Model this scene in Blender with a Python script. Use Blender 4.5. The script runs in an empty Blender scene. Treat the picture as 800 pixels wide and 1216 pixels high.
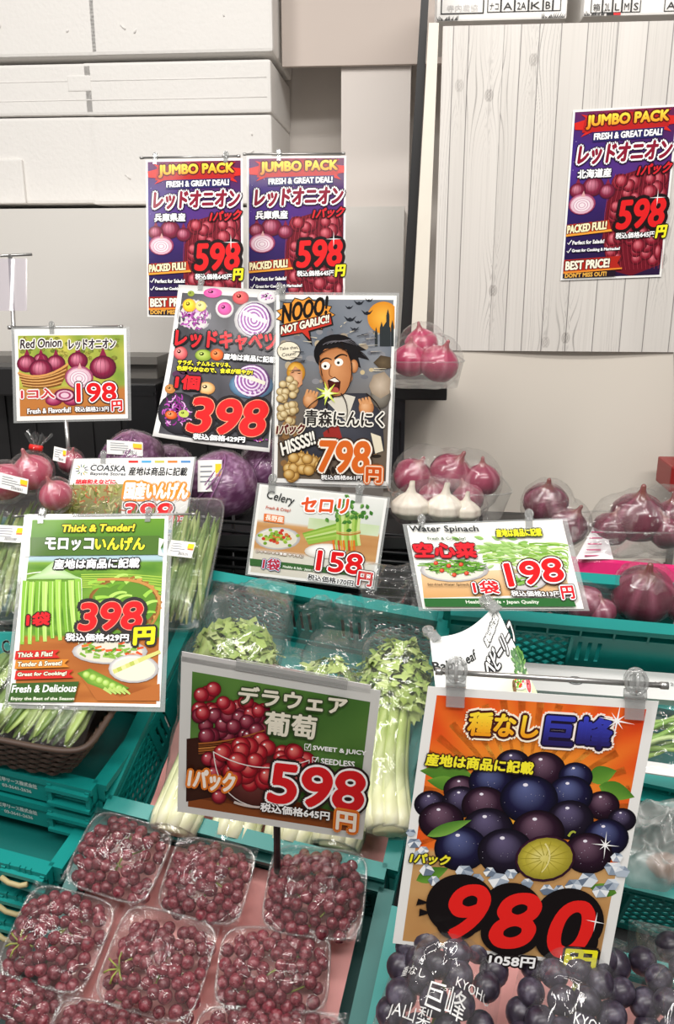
import bpy, bmesh, math, random
import numpy as np
from mathutils import Vector, Matrix, noise

# ------------------------------------------------------------------ camera, world, lamps, exposure
scene = bpy.context.scene
COL = scene.collection
PITCH, EYE, FOC = math.radians(16), 1.55, 1000.0
cam = bpy.data.cameras.new('camera')
cam.sensor_fit = 'VERTICAL'; cam.sensor_height = 36.0; cam.lens = FOC / 1216 * 36.0
cam.clip_start = 0.02
camo = bpy.data.objects.new('camera', cam); COL.objects.link(camo)
camo.location = (0, 0, EYE); camo.rotation_euler = (math.pi/2 - PITCH, 0, 0)
scene.camera = camo
w = bpy.data.worlds.new('shop_air'); scene.world = w; w.use_nodes = True
w.node_tree.nodes['Background'].inputs[0].default_value = (1.0, 0.965, 0.93, 1)
w.node_tree.nodes['Background'].inputs[1].default_value = 0.27
def area(name, loc, target, sx, sy, power, color=(1, 0.97, 0.93)):
    l = bpy.data.lights.new(name, 'AREA'); l.shape = 'RECTANGLE'; l.size = sx; l.size_y = sy
    l.energy = power; l.color = color
    o = bpy.data.objects.new(name, l); COL.objects.link(o); o.location = loc
    o.rotation_euler = (Vector(target) - Vector(loc)).to_track_quat('-Z', 'Y').to_euler()
    return o
area('ceiling_lamp', (-0.15, 0.55, 3.0), (-0.1, 1.2, 1.0), 2.6, 0.16, 26)
area('ceiling_lamp', (0.5, -0.6, 3.1), (0.3, 1.2, 1.0), 2.4, 0.2, 40)
area('ceiling_lamp', (-1.4, 0.4, 2.9), (-0.2, 1.2, 1.0), 0.2, 1.6, 22)
vs = scene.view_settings
vs.view_transform = 'Standard'; vs.look = 'None'; vs.gamma = 1.0; vs.use_curve_mapping = False
scene.display_settings.display_device = 'sRGB'
vs.exposure = 0.07
scene.cycles.transparent_max_bounces = 24
scene.cycles.max_bounces = 8

# ------------------------------------------------------------------ colour and materials
def lin(h):
    if isinstance(h, str):
        h = h.lstrip('#'); c = [int(h[i:i+2], 16)/255 for i in (0, 2, 4)]
    else:
        c = [v/255 for v in h]
    return tuple((v/12.92 if v <= 0.04045 else ((v+0.055)/1.055)**2.4) for v in c) + (1.0,)
MATS = {}
def new_mat(name):
    m = bpy.data.materials.new(name); m.use_nodes = True
    nt = m.node_tree; nt.nodes.clear()
    out = nt.nodes.new('ShaderNodeOutputMaterial')
    return m, nt, nt.nodes, nt.links, out
def solid(name, col, rough=0.5, metal=0.0, var=0.06, scale=12.0, bump=0.0, bscale=60.0, coat=0.0, sss=0.0, col2=None, spec=0.5):
    """Plain procedural surface: base colour gently mottled by noise, optional bump."""
    if name in MATS: return MATS[name]
    m, nt, N, L, out = new_mat(name)
    b = N.new('ShaderNodeBsdfPrincipled'); L.new(b.outputs[0], out.inputs[0])
    tc = N.new('ShaderNodeTexCoord'); nz = N.new('ShaderNodeTexNoise'); nz.inputs['Scale'].default_value = scale
    nz.inputs['Detail'].default_value = 3
    L.new(tc.outputs['Object'], nz.inputs['Vector'])
    mx = N.new('ShaderNodeMix'); mx.data_type = 'RGBA'
    c = lin(col)
    if col2: a_, b_ = c, lin(col2)
    else:
        a_ = tuple(v*(1-var) for v in c[:3]) + (1,); b_ = tuple(min(1, v*(1+var)) for v in c[:3]) + (1,)
    mx.inputs[6].default_value = a_; mx.inputs[7].default_value = b_
    L.new(nz.outputs['Fac'], mx.inputs[0]); L.new(mx.outputs[2], b.inputs['Base Color'])
    b.inputs['Roughness'].default_value = rough; b.inputs['Metallic'].default_value = metal
    b.inputs['Coat Weight'].default_value = coat; b.inputs['Coat Roughness'].default_value = 0.1
    b.inputs['Specular IOR Level'].default_value = spec
    if sss:
        b.inputs['Subsurface Weight'].default_value = sss
        b.inputs['Subsurface Radius'].default_value = (0.01, 0.006, 0.004); b.inputs['Subsurface Scale'].default_value = 0.5
    if bump:
        n2 = N.new('ShaderNodeTexNoise'); n2.inputs['Scale'].default_value = bscale; n2.inputs['Detail'].default_value = 4
        L.new(tc.outputs['Object'], n2.inputs['Vector'])
        bp = N.new('ShaderNodeBump'); bp.inputs['Strength'].default_value = bump; bp.inputs['Distance'].default_value = 0.004
        L.new(n2.outputs['Fac'], bp.inputs['Height']); L.new(bp.outputs[0], b.inputs['Normal'])
    MATS[name] = m; return m
def clear(name, gloss=0.12, edge=0.5, rough=0.06, tint=(0.97, 0.98, 0.98), haze=0.05, hazecol='#f4f4f2', bump=0.0, bscale=30.0, stretch=(1, 1, 1)):
    """Thin clear plastic: mostly transparent, fresnel gloss, a little milky scatter, wrinkle bump."""
    if name in MATS: return MATS[name]
    m, nt, N, L, out = new_mat(name)
    tr = N.new('ShaderNodeBsdfTransparent'); tr.inputs[0].default_value = tint + (1,)
    gl = N.new('ShaderNodeBsdfGlossy'); gl.inputs['Roughness'].default_value = rough
    df = N.new('ShaderNodeBsdfDiffuse'); df.inputs[0].default_value = lin(hazecol)
    m1 = N.new('ShaderNodeMixShader'); m1.inputs[0].default_value = haze
    L.new(tr.outputs[0], m1.inputs[1]); L.new(df.outputs[0], m1.inputs[2])
    m2 = N.new('ShaderNodeMixShader')
    lw = N.new('ShaderNodeLayerWeight'); lw.inputs['Blend'].default_value = 0.5
    mp = N.new('ShaderNodeMapRange'); mp.inputs[3].default_value = gloss; mp.inputs[4].default_value = edge
    pw = N.new('ShaderNodeMath'); pw.operation = 'POWER'; pw.inputs[1].default_value = 2.5
    L.new(lw.outputs['Facing'], pw.inputs[0]); L.new(pw.outputs[0], mp.inputs[0]); L.new(mp.outputs[0], m2.inputs[0])
    L.new(m1.outputs[0], m2.inputs[1]); L.new(gl.outputs[0], m2.inputs[2]); L.new(m2.outputs[0], out.inputs[0])
    if bump:
        tc = N.new('ShaderNodeTexCoord'); mpp = N.new('ShaderNodeMapping'); mpp.inputs['Scale'].default_value = stretch
        L.new(tc.outputs['Object'], mpp.inputs[0])
        nz = N.new('ShaderNodeTexNoise'); nz.inputs['Scale'].default_value = bscale; nz.inputs['Detail'].default_value = 4
        nz.inputs['Distortion'].default_value = 1.2
        L.new(mpp.outputs[0], nz.inputs['Vector'])
        bp = N.new('ShaderNodeBump'); bp.inputs['Strength'].default_value = bump; bp.inputs['Distance'].default_value = 0.01
        L.new(nz.outputs['Fac'], bp.inputs['Height'])
        L.new(bp.outputs[0], gl.inputs['Normal'])
    MATS[name] = m; return m
def print_mat():
    """Laminated colour print: the printed picture is the sheet's own colour, under a glossy coat."""
    if 'laminated_print' in MATS: return MATS['laminated_print']
    m, nt, N, L, out = new_mat('laminated_print')
    b = N.new('ShaderNodeBsdfPrincipled'); L.new(b.outputs[0], out.inputs[0])
    at_ = N.new('ShaderNodeAttribute'); at_.attribute_name = 'ink'
    L.new(at_.outputs['Color'], b.inputs['Base Color'])
    b.inputs['Roughness'].default_value = 0.5; b.inputs['Specular IOR Level'].default_value = 0.12
    b.inputs['Coat Weight'].default_value = 0.15; b.inputs['Coat Roughness'].default_value = 0.08
    MATS['laminated_print'] = m; return m
def ink_mat(name='ink_surface', rough=0.45, coat=0.0, sss=0.0, bump=0.0, bscale=80):
    """Surface whose own colour pattern (veins, peel, blush) is stored per vertex."""
    if name in MATS: return MATS[name]
    m, nt, N, L, out = new_mat(name)
    b = N.new('ShaderNodeBsdfPrincipled'); L.new(b.outputs[0], out.inputs[0])
    at_ = N.new('ShaderNodeAttribute'); at_.attribute_name = 'ink'
    L.new(at_.outputs['Color'], b.inputs['Base Color'])
    b.inputs['Roughness'].default_value = rough; b.inputs['Coat Weight'].default_value = coat; b.inputs['Coat Roughness'].default_value = 0.1
    if sss:
        b.inputs['Subsurface Weight'].default_value = sss; b.inputs['Subsurface Radius'].default_value = (0.008, 0.008, 0.004)
    if bump:
        tc = N.new('ShaderNodeTexCoord'); nz = N.new('ShaderNodeTexNoise'); nz.inputs['Scale'].default_value = bscale
        L.new(tc.outputs['Object'], nz.inputs['Vector'])
        bp = N.new('ShaderNodeBump'); bp.inputs['Strength'].default_value = bump; bp.inputs['Distance'].default_value = 0.003
        L.new(nz.outputs['Fac'], bp.inputs['Height']); L.new(bp.outputs[0], b.inputs['Normal'])
    MATS[name] = m; return m

# ------------------------------------------------------------------ places: camera rays and the tilted bench
_c, _s = math.cos(PITCH), math.sin(PITCH)
EYEP = np.array([0, 0, EYE])
def at(px, py, d):
    """World point seen at photo pixel (px, py) at depth d metres."""
    x = (px-400)/FOC*d; u = -(py-608)/FOC*d
    return np.array([x, d*_c + u*_s, EYE + u*_c - d*_s])
def rot(yaw, lean, roll):
    return np.array(Matrix.Rotation(yaw, 3, 'Z') @ Matrix.Rotation(lean, 3, 'X') @ Matrix.Rotation(roll, 3, 'Y'))
# the produce bench: crates stand on a display rack that tips towards the customer
BM = rot(math.radians(-17.6), math.radians(30.8), math.radians(5.7)); BO = np.array([-.208, 1.289, 1.071])
BX, BY, BN = BM[:, 0], BM[:, 1], BM[:, 2]
def B(a, b, c=0.0): return BO + BM @ np.array([a, b, c])
def loc_b(p): return BM.T @ (np.asarray(p) - BO)
def on(px, py, c=0.0):
    """Point of the bench (height c above the crate rims) seen at photo pixel (px, py)."""
    v = at(px, py, 1.0) - EYEP; o = BO + BN*c
    return EYEP + v * (((o-EYEP) @ BN) / (v @ BN))
def onb(px, py, c=0.0): return loc_b(on(px, py, c))

# ------------------------------------------------------------------ objects
def tag(o, label=None, cat=None, group=None, kind=None):
    if label: o['label'] = label
    if cat: o['category'] = cat
    if group: o['group'] = group
    if kind: o['kind'] = kind
    return o
def thing(name, label, cat, loc, group=None, M=None):
    o = bpy.data.objects.new(name, None); COL.objects.link(o); o.empty_display_size = 0.02
    mw = Matrix.Translation(Vector(loc))
    if M is not None: mw = mw @ Matrix([list(r) for r in M]).to_4x4()
    o.matrix_world = mw
    return tag(o, label, cat, group)
def orth(v):
    v = np.asarray(v, float); v = v/np.linalg.norm(v)
    a = np.array([0, 0, 1.]) if abs(v[2]) < .9 else np.array([1., 0, 0])
    x = np.cross(a, v); x /= np.linalg.norm(x)
    return x, np.cross(v, x)
class MB:
    """Collects geometry for ONE mesh object."""
    def __init__(s): s.v = []; s.f = []; s.m = []; s.sm = []; s.c = None; s.cols = []
    def add(s, verts, faces, mat=0, smooth=False, col=None):
        k = len(s.v); s.v.extend([tuple(map(float, p)) for p in verts])
        s.f.extend([tuple(i+k for i in f) for f in faces]); s.m.extend([mat]*len(faces)); s.sm.extend([smooth]*len(faces))
        if col is None: s.cols.extend([(1, 1, 1, 1)]*len(verts))
        elif isinstance(col, list): s.cols.extend(col)
        else: s.cols.extend([col]*len(verts))
    def box(s, c, size, M=None, mat=0, O=(0, 0, 0), col=None, bev=0.0):
        c = np.array(c, float); h = np.array(size, float)/2; M = np.eye(3) if M is None else M; O = np.array(O, float)
        if bev <= 0:
            P = [O + M @ (c + h*np.array(q)) for q in ((-1,-1,-1),(1,-1,-1),(1,1,-1),(-1,1,-1),(-1,-1,1),(1,-1,1),(1,1,1),(-1,1,1))]
            F = [(0,3,2,1),(4,5,6,7),(0,1,5,4),(1,2,6,5),(2,3,7,6),(3,0,4,7)]
            s.add(P, F, mat, False, col)
        else:
            bm = bmesh.new(); bmesh.ops.create_cube(bm, size=1)
            for v in bm.verts: v.co = Vector((v.co.x*2*h[0], v.co.y*2*h[1], v.co.z*2*h[2]))
            bmesh.ops.bevel(bm, geom=bm.edges[:], offset=min(bev, h.min()*.9), segments=2, affect='EDGES', profile=0.6)
            bm.verts.index_update()
            s.add([O + M @ (c+np.array(v.co)) for v in bm.verts], [[v.index for v in f.verts] for f in bm.faces], mat, False, col); bm.free()
    def tube(s, path, r, seg=8, mat=0, smooth=True, closed=False, cap=True, col=None, flat=None):
        path = [np.asarray(p, float) for p in path]; n = len(path)
        rs = r if hasattr(r, '__len__') else [r]*n
        V = []; x = None
        for i, p in enumerate(path):
            a = path[(i-1) % n] if (closed or i > 0) else p; b = path[(i+1) % n] if (closed or i < n-1) else p
            t = b-a; t = t/(np.linalg.norm(t)+1e-12)
            if x is None: x, y = orth(t)
            else:
                x = x - t*(x@t); x /= np.linalg.norm(x)+1e-12; y = np.cross(t, x)
            if flat is not None:
                fx = np.asarray(flat[0], float); fx = fx - t*(fx@t); fx /= np.linalg.norm(fx)+1e-12; fy = np.cross(t, fx)
                for k in range(seg):
                    g = 2*math.pi*k/seg; V.append(p + rs[i]*(fx*math.cos(g) + fy*math.sin(g)*flat[1]))
            else:
                for k in range(seg):
                    g = 2*math.pi*k/seg; V.append(p + rs[i]*(x*math.cos(g) + y*math.sin(g)))
        F = []
        for i in range(n if closed else n-1):
            j = (i+1) % n
            for k in range(seg):
                l = (k+1) % seg; F.append((i*seg+k, i*seg+l, j*seg+l, j*seg+k))
        if cap and not closed:
            F.append(tuple(range(seg))[::-1]); F.append(tuple(range((n-1)*seg, n*seg)))
        s.add(V, F, mat, smooth, col)
    def grid(s, fn, nu, nv, mat=0, smooth=True, colfn=None, closeu=False):
        V = []; C = []
        for j in range(nv+1):
            for i in range(nu+1 if not closeu else nu):
                u, v = i/nu, j/nv; V.append(fn(u, v))
                if colfn: C.append(colfn(u, v))
        W = nu if closeu else nu+1; F = []
        for j in range(nv):
            for i in range(nu):
                i2 = (i+1) % nu if closeu else i+1
                F.append((j*W+i, j*W+i2, (j+1)*W+i2, (j+1)*W+i))
        s.add(V, F, mat, smooth, C if colfn else None)
    def build(s, name, mats, parent=None, origin=None, loc=None):
        me = bpy.data.meshes.new(name)
        V = np.array(s.v, float).reshape(-1, 3)
        if origin is not None: V = V - np.asarray(origin, float)
        me.from_pydata(V.tolist(), [], s.f)
        mats = mats if isinstance(mats, (list, tuple)) else [mats]
        for m in mats: me.materials.append(m)
        me.polygons.foreach_set('material_index', s.m); me.polygons.foreach_set('use_smooth', s.sm)
        a = me.color_attributes.new('ink', 'FLOAT_COLOR', 'POINT')
        a.data.foreach_set('color', np.array(s.cols, float).ravel())
        me.update()
        o = bpy.data.objects.new(name, me); COL.objects.link(o)
        if parent is not None: o.parent = parent
        if loc is not None: o.location = loc
        elif origin is not None and parent is None: o.location = tuple(origin)
        return o
def solo(mb, name, mats, label, cat, origin, group=None):
    return tag(mb.build(name, mats, None, origin), label, cat, group)
def struct(mb, name, mats, origin=(0, 0, 0)):
    return tag(mb.build(name, mats, None, origin), kind='structure')
def lerp(a, b, t): return tuple(x+(y-x)*t for x, y in zip(a, b))
def nz(p, sc=1.0, seed=0.0): return noise.noise(Vector((p[0]*sc+seed, p[1]*sc-seed*.7, (p[2] if len(p) > 2 else 0)*sc+seed*.3)))
def ridge(p, sc, seed=0.0): return 1-abs(nz(p, sc, seed))*2.2
# ------------------------------------------------------------------ lettering and printed sheets
_TXT = {}
def glyphs(s, res=2):
    """Flat outline of a string in Blender's built-in font: verts normalised to its own bounding box, faces, aspect."""
    k = (s, res)
    if k in _TXT: return _TXT[k]
    c = bpy.data.curves.new('lettering', 'FONT'); c.body = s; c.resolution_u = res; c.fill_mode = 'FRONT'
    o = bpy.data.objects.new('lettering', c); COL.objects.link(o)
    dg = bpy.context.evaluated_depsgraph_get(); dg.update()
    me = bpy.data.meshes.new_from_object(o.evaluated_get(dg))
    V = np.array([v.co[:] for v in me.vertices]).reshape(-1, 3)[:, :2]; F = [tuple(p.vertices) for p in me.polygons]
    bpy.data.objects.remove(o); bpy.data.curves.remove(c); bpy.data.meshes.remove(me)
    lo, hi = V.min(0), V.max(0); d = np.maximum(hi-lo, 1e-6)
    _TXT[k] = ((V-lo)/d, F, d[0]/d[1]); return _TXT[k]
def solve8(pix):
    uv = [(0,0),(1,0),(1,1),(0,1)]; A = []; b = []
    for (u, v), (x, y) in zip(uv, pix):
        A += [[u, v, 1, 0, 0, 0, -u*x, -v*x], [0, 0, 0, u, v, 1, -u*y, -v*y]]; b += [x, y]
    return np.append(np.linalg.solve(np.array(A, float), np.array(b, float)), 1).reshape(3, 3)
def para(pix, width):
    """The flat parallelogram of the given width that a photographed quadrilateral is the picture of."""
    K = np.array([[FOC, 0, 400], [0, FOC, 608], [0, 0, 1.]])
    Q = np.linalg.inv(K) @ solve8(pix); Q = Q*(width/np.linalg.norm(Q[:, 0]))
    T = np.array([[1, 0, 0], [0, -_s, _c], [0, -_c, -_s]]); Q = T @ Q
    return Q[:, 0], Q[:, 1], Q[:, 2]+EYEP
class Art:
    """A printed sheet. Coordinates are measured on the reference quadrilateral `pix` (TL, TR, BR, BL)."""
    def __init__(s, pix):
        s.pix = np.array(pix, float); s.H = solve8(pix); s.Hi = np.linalg.inv(s.H)
        s.P = []; s.L = 0
        s.up = ((s.pix[0]-s.pix[3])+(s.pix[1]-s.pix[2])); s.up /= np.linalg.norm(s.up)
        s.rt = ((s.pix[1]-s.pix[0])+(s.pix[2]-s.pix[3])); s.rt /= np.linalg.norm(s.rt)
    def lift(s): s.L += 1
    def raw(s, pts, faces, cols, lift=True):
        if lift: s.L += 1
        s.P.append((np.asarray(pts, float).reshape(-1, 2), faces, cols, s.L))
    def q(s, u, v):
        p = s.H @ np.array([u, v, 1]); return p[:2]/p[2]
    def poly(s, pts, col, lift=True):
        n = len(pts); c = col if isinstance(col, list) else [lin(col)]*n
        s.raw(pts, [tuple(range(n))], c, lift)
    def fan(s, pts, cc, col, centre=None, lift=True):
        P = np.asarray(pts, float); c0 = P.mean(0) if centre is None else np.asarray(centre, float); n = len(P)
        s.raw(np.vstack([P, c0]), [(i, (i+1) % n, n) for i in range(n)], [lin(col)]*n+[lin(cc)], lift)
    def field(s, fn, u0=0, v0=0, u1=1, v1=1, nu=24, nv=24, lift=True):
        """Smooth coloured area over a uv rectangle of the sheet."""
        V = []; C = []
        for j in range(nv+1):
            for i in range(nu+1):
                u, v = u0+(u1-u0)*i/nu, v0+(v1-v0)*j/nv; V.append(s.q(u, v)); C.append(lin(fn(u, v)))
        s.raw(V, [(j*(nu+1)+i, j*(nu+1)+i+1, (j+1)*(nu+1)+i+1, (j+1)*(nu+1)+i) for j in range(nv) for i in range(nu)], C, lift)
    def quad(s, p, cols, lift=True):
        s.raw(p, [(0, 1, 2, 3)], [lin(c) for c in cols] if isinstance(cols, list) else [lin(cols)]*4, lift)
    def blob(s, cx, cy, rx, ry, mid, hi=None, lo=None, rot=0, seg=18, off=(-.3, -.35), lift=True, clipuv=None):
        hi = hi or mid; lo = lo or mid
        V = []; C = []; cr, sr = math.cos(rot), math.sin(rot)
        for k, (t, c) in enumerate(((0.28, lerp(lin(hi), lin(mid), .35)), (0.66, lin(mid)), (1.0, lin(lo)))):
            for i in range(seg):
                g = 2*math.pi*i/seg; x = rx*(t*math.cos(g)+off[0]*(1-t)); y = ry*(t*math.sin(g)+off[1]*(1-t))
                V.append((cx+x*cr-y*sr, cy+x*sr+y*cr)); C.append(c)
        x, y = rx*off[0], ry*off[1]
        V.append((cx+x*cr-y*sr, cy+x*sr+y*cr)); C.append(lin(hi)); F = []
        for k in range(2):
            for i in range(seg):
                j = (i+1) % seg; F.append((k*seg+i, k*seg+j, (k+1)*seg+j, (k+1)*seg+i))
        F += [(3*seg, i, (i+1) % seg) for i in range(seg)]
        s.raw(V, F, C, lift)
    def stroke(s, pts, w0, col, w1=None, lift=True, col2=None):
        P = np.asarray(pts, float); n = len(P); w1 = w0 if w1 is None else w1; V = []; C = []
        for i in range(n):
            t = P[min(i+1, n-1)]-P[max(i-1, 0)]; t = t/(np.linalg.norm(t)+1e-9); nn = np.array([-t[1], t[0]])
            f = i/(n-1); ww = (w0+(w1-w0)*f)/2; V += [P[i]+nn*ww, P[i]-nn*ww]
            c = lin(col) if col2 is None else None
            C += [c, c] if col2 is None else [lin(col), lin(col2)]
        s.raw(V, [(2*i, 2*i+1, 2*i+3, 2*i+2) for i in range(n-1)], C, lift)
    def curve(s, p0, p1, p2, w0, col, w1=None, n=8, lift=True, col2=None):
        p0, p1, p2 = map(np.asarray, (p0, p1, p2)); T = np.linspace(0, 1, n)
        s.stroke([p0*(1-t)**2+2*p1*t*(1-t)+p2*t*t for t in T], w0, col, w1, lift, col2)
    def star(s, cx, cy, r, col, r2=None, n=4, rot=0):
        r2 = r2 or r*.09
        pts = [(cx+(r if i % 2 == 0 else r2)*math.cos(rot+math.pi*i/n), cy+(r if i % 2 == 0 else r2)*math.sin(rot+math.pi*i/n)) for i in range(2*n)]
        s.fan(pts, col, col, (cx, cy))
    def leaf(s, p0, p1, w, col, col2=None):
        p0, p1 = np.array(p0, float), np.array(p1, float); d = p1-p0; n = np.array([-d[1], d[0]])/np.linalg.norm(d)
        T = np.linspace(0, 1, 9); f = np.sin(np.pi*T**.8)
        A = [p0+d*t+n*w*k for t, k in zip(T, f)]; Bq = [p0+d*t-n*w*k for t, k in zip(T, f)]
        M_ = [p0+d*t for t in T]
        V = A+M_+Bq; F = []
        for i in range(8): F += [(i, i+1, 9+i+1, 9+i), (9+i, 9+i+1, 18+i+1, 18+i)]
        c1, c2 = lin(col), lin(col2 or col); s.raw(V, F, [c1]*9+[lerp(c1, c2, .6)]*9+[c2]*9)
    def text(s, body, p0, p1, h, col, bold=0.0, outs=(), slant=0.0, top=None, res=2, up=None):
        """Lettering from baseline point p0 to p1, height h; outs = [(width, colour), ...] from the widest inwards."""
        V, F, _ = glyphs(body, 7 if h > 20 and len(body) < 4 else res+1 if h > 10 else res)
        p0, p1 = np.array(p0, float), np.array(p1, float); u = s.up if up is None else np.asarray(up, float)
        X = p0 + V[:, :1]*(p1-p0) + V[:, 1:]*(u*h) + V[:, 1:]*(slant*h*(p1-p0)/np.linalg.norm(p1-p0))
        def lay(r, c, ctop=None, n=8):
            s.L += 1
            cc = [lin(c)]*len(X) if ctop is None else [lerp(lin(c), lin(ctop), min(1, max(0, float(t)))) for t in V[:, 1]]
            offs = [(0, 0)] if r <= 0 else [(0, 0)]+[(r*math.cos(2*math.pi*k/n), r*math.sin(2*math.pi*k/n)) for k in range(n)]
            if r > 8: offs += [(r*q_*math.cos(2*math.pi*(k+.5)/10), r*q_*math.sin(2*math.pi*(k+.5)/10)) for k in range(10) for q_ in (.35, .7)]
            elif r > 2.2: offs += [(r*.55*math.cos(2*math.pi*(k+.5)/6), r*.55*math.sin(2*math.pi*(k+.5)/6)) for k in range(6)]
            for o_ in offs: s.L += .4; s.raw(X+np.array(o_), F, cc, False)
        for R_, c_ in outs: lay(R_+bold, c_, n=22 if R_ > 8 else 12 if R_ > 2 else 8)
        lay(bold, col, top, n=6)
    def build(s, mb, O, U, V, bulge=None, eps=1.2e-5, thick=0.0006, margin=0.0, paper='#f2f1ee', grid=1):
        """Write paper and print into mb as a sheet spanned by U (right) and V (down) from corner O."""
        O, U, V = map(np.asarray, (O, U, V)); n = np.cross(V, U); n = n/np.linalg.norm(n)
        if n @ (EYEP-O) < 0: n = -n
        bl = bulge or (lambda u, v: 0.0)
        def P3(u, v, z): return O+U*u+V*v+n*(bl(u, v)+z)
        g = grid; m = margin; Vt = []; F = []
        for z in (0.0, -thick):
            for j in range(g+1):
                for i in range(g+1): Vt.append(P3(-m+(1+2*m)*i/g, -m+(1+2*m)*j/g, z))
        k = (g+1)**2; w_ = g+1
        for j in range(g):
            for i in range(g):
                q = (j*w_+i, j*w_+i+1, (j+1)*w_+i+1, (j+1)*w_+i); F += [q, tuple(k+t for t in q[::-1])]
        for i in range(g):
            F += [(i, i+1, k+i+1, k+i), (g*w_+i, g*w_+i+1, k+g*w_+i+1, k+g*w_+i), (i*w_, (i+1)*w_, k+(i+1)*w_, k+i*w_), (i*w_+g, (i+1)*w_+g, k+(i+1)*w_+g, k+i*w_+g)]
        mb.add(Vt, F, 0, grid > 1, lin(paper))
        for pts, faces, cols, L in s.P:
            h = np.hstack([pts, np.ones((len(pts), 1))]) @ s.Hi.T; uv = h[:, :2]/h[:, 2:]
            if bulge is not None:
                bm = bmesh.new(); lay = bm.verts.layers.float_color.new('c')
                vs_ = []
                for t, c in zip(uv, cols):
                    v_ = bm.verts.new((t[0], t[1], 0)); v_[lay] = c; vs_.append(v_)
                for f in faces:
                    try: bm.faces.new([vs_[i] for i in f])
                    except ValueError: pass
                for _ in range(5):
                    E_ = [e for e in bm.edges if e.calc_length() > 0.09]
                    if not E_: break
                    bmesh.ops.subdivide_edges(bm, edges=E_, cuts=1, use_grid_fill=True)
                    bmesh.ops.triangulate(bm, faces=[f for f in bm.faces if len(f.verts) > 4])
                bm.verts.index_update()
                mb.add([P3(v.co.x, v.co.y, 1.5e-4+L*eps*1.3) for v in bm.verts], [[v.index for v in f.verts] for f in bm.faces], 0, True, [tuple(v[lay]) for v in bm.verts]); bm.free()
            else:
                mb.add([P3(t[0], t[1], 4e-5+L*eps) for t in uv], faces, 0, False, list(cols))
        return n
def flat_text(mb, body, P0, X, Yv, size, col, lift=0.0006, mat=0, bold=0.0):
    """Lettering straight on a surface: P0 baseline start, X run vector (full width), Yv unit up, height size."""
    V, F, _ = glyphs(body); X = np.asarray(X, float); Yv = np.asarray(Yv, float); n = np.cross(X, Yv); n /= np.linalg.norm(n)
    for k in range(5 if bold else 1):
        o = np.zeros(3) if k == 0 else (X/np.linalg.norm(X)*bold*math.cos(k*math.pi/2)+Yv*bold*math.sin(k*math.pi/2))
        mb.add([np.asarray(P0)+o+X*v[0]+Yv*size*v[1]+n*lift for v in V], F, mat, False, lin(col))
# ------------------------------------------------------------------ the setting
def onpl(px, py, p0, n):
    v = at(px, py, 1.0)-EYEP; return EYEP + v*(((np.asarray(p0)-EYEP) @ n)/(v @ n))
WM = rot(math.radians(-5), 0, 0); WX, WY, WZ = WM[:, 0], WM[:, 1], WM[:, 2]
def wbox(mb, px0, py0, px1, py1, d, depth, dref=None, mat=0, bev=0.0, pull=0):
    """Box whose front face fills a photo rectangle on the wall-parallel plane d metres away, `depth` deep."""
    p0 = at(250, 300, d); a = onpl(px0, py1, p0, WY); b = onpl(px1, py0, p0, WY)
    la, lb = WM.T @ a, WM.T @ b
    c = [(la[0]+lb[0])/2, la[1]+depth/2, (la[2]+lb[2])/2]
    mb.box(c, (abs(lb[0]-la[0]), depth, abs(lb[2]-la[2])), WM, mat, bev=bev)
    return WM @ np.array(c)
painted = solid('painted_board', '#d6cfc8', 0.55, var=0.03, scale=3)
white_paint = solid('white_board', '#dcd8d2', 0.5, var=0.02, scale=3)
foam = solid('polystyrene', '#e6e3df', 0.8, var=0.02, scale=5, bump=0.35, bscale=90)
black = solid('black_metal', '#1d1c1d', 0.45, var=0.15)
darkgrey = solid('dark_grey_plastic', '#4a4846', 0.5)
greyp = solid('grey_board', '#a9a6a2', 0.5, var=0.03)
mb = MB(); wbox(mb, -400, -260, 1300, 1500, 2.52, 0.05); struct(mb, 'wall_back', painted)
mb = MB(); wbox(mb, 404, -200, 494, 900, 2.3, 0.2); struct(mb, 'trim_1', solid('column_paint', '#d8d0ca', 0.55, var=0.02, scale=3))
mb = MB(); wbox(mb, 335, -260, 700, 79, 2.28, 0.015); struct(mb, 'wall_shade_band', solid('wall_shade_tone', '#c3b6ad', 0.6, var=0.02, scale=3))  # thin darker panel: ceiling shade on the upper wall, put in as colour
mb = MB(); wbox(mb, -300, 245, 480, 430, 2.12, 0.5); struct(mb, 'wall_left', white_paint)
mb = MB(); mb.box((0, 1.2, -0.02), (8, 8, 0.04)); struct(mb, 'floor', solid('shop_floor', '#8b8782', 0.4, var=0.1, scale=6, bump=0.05))
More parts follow.
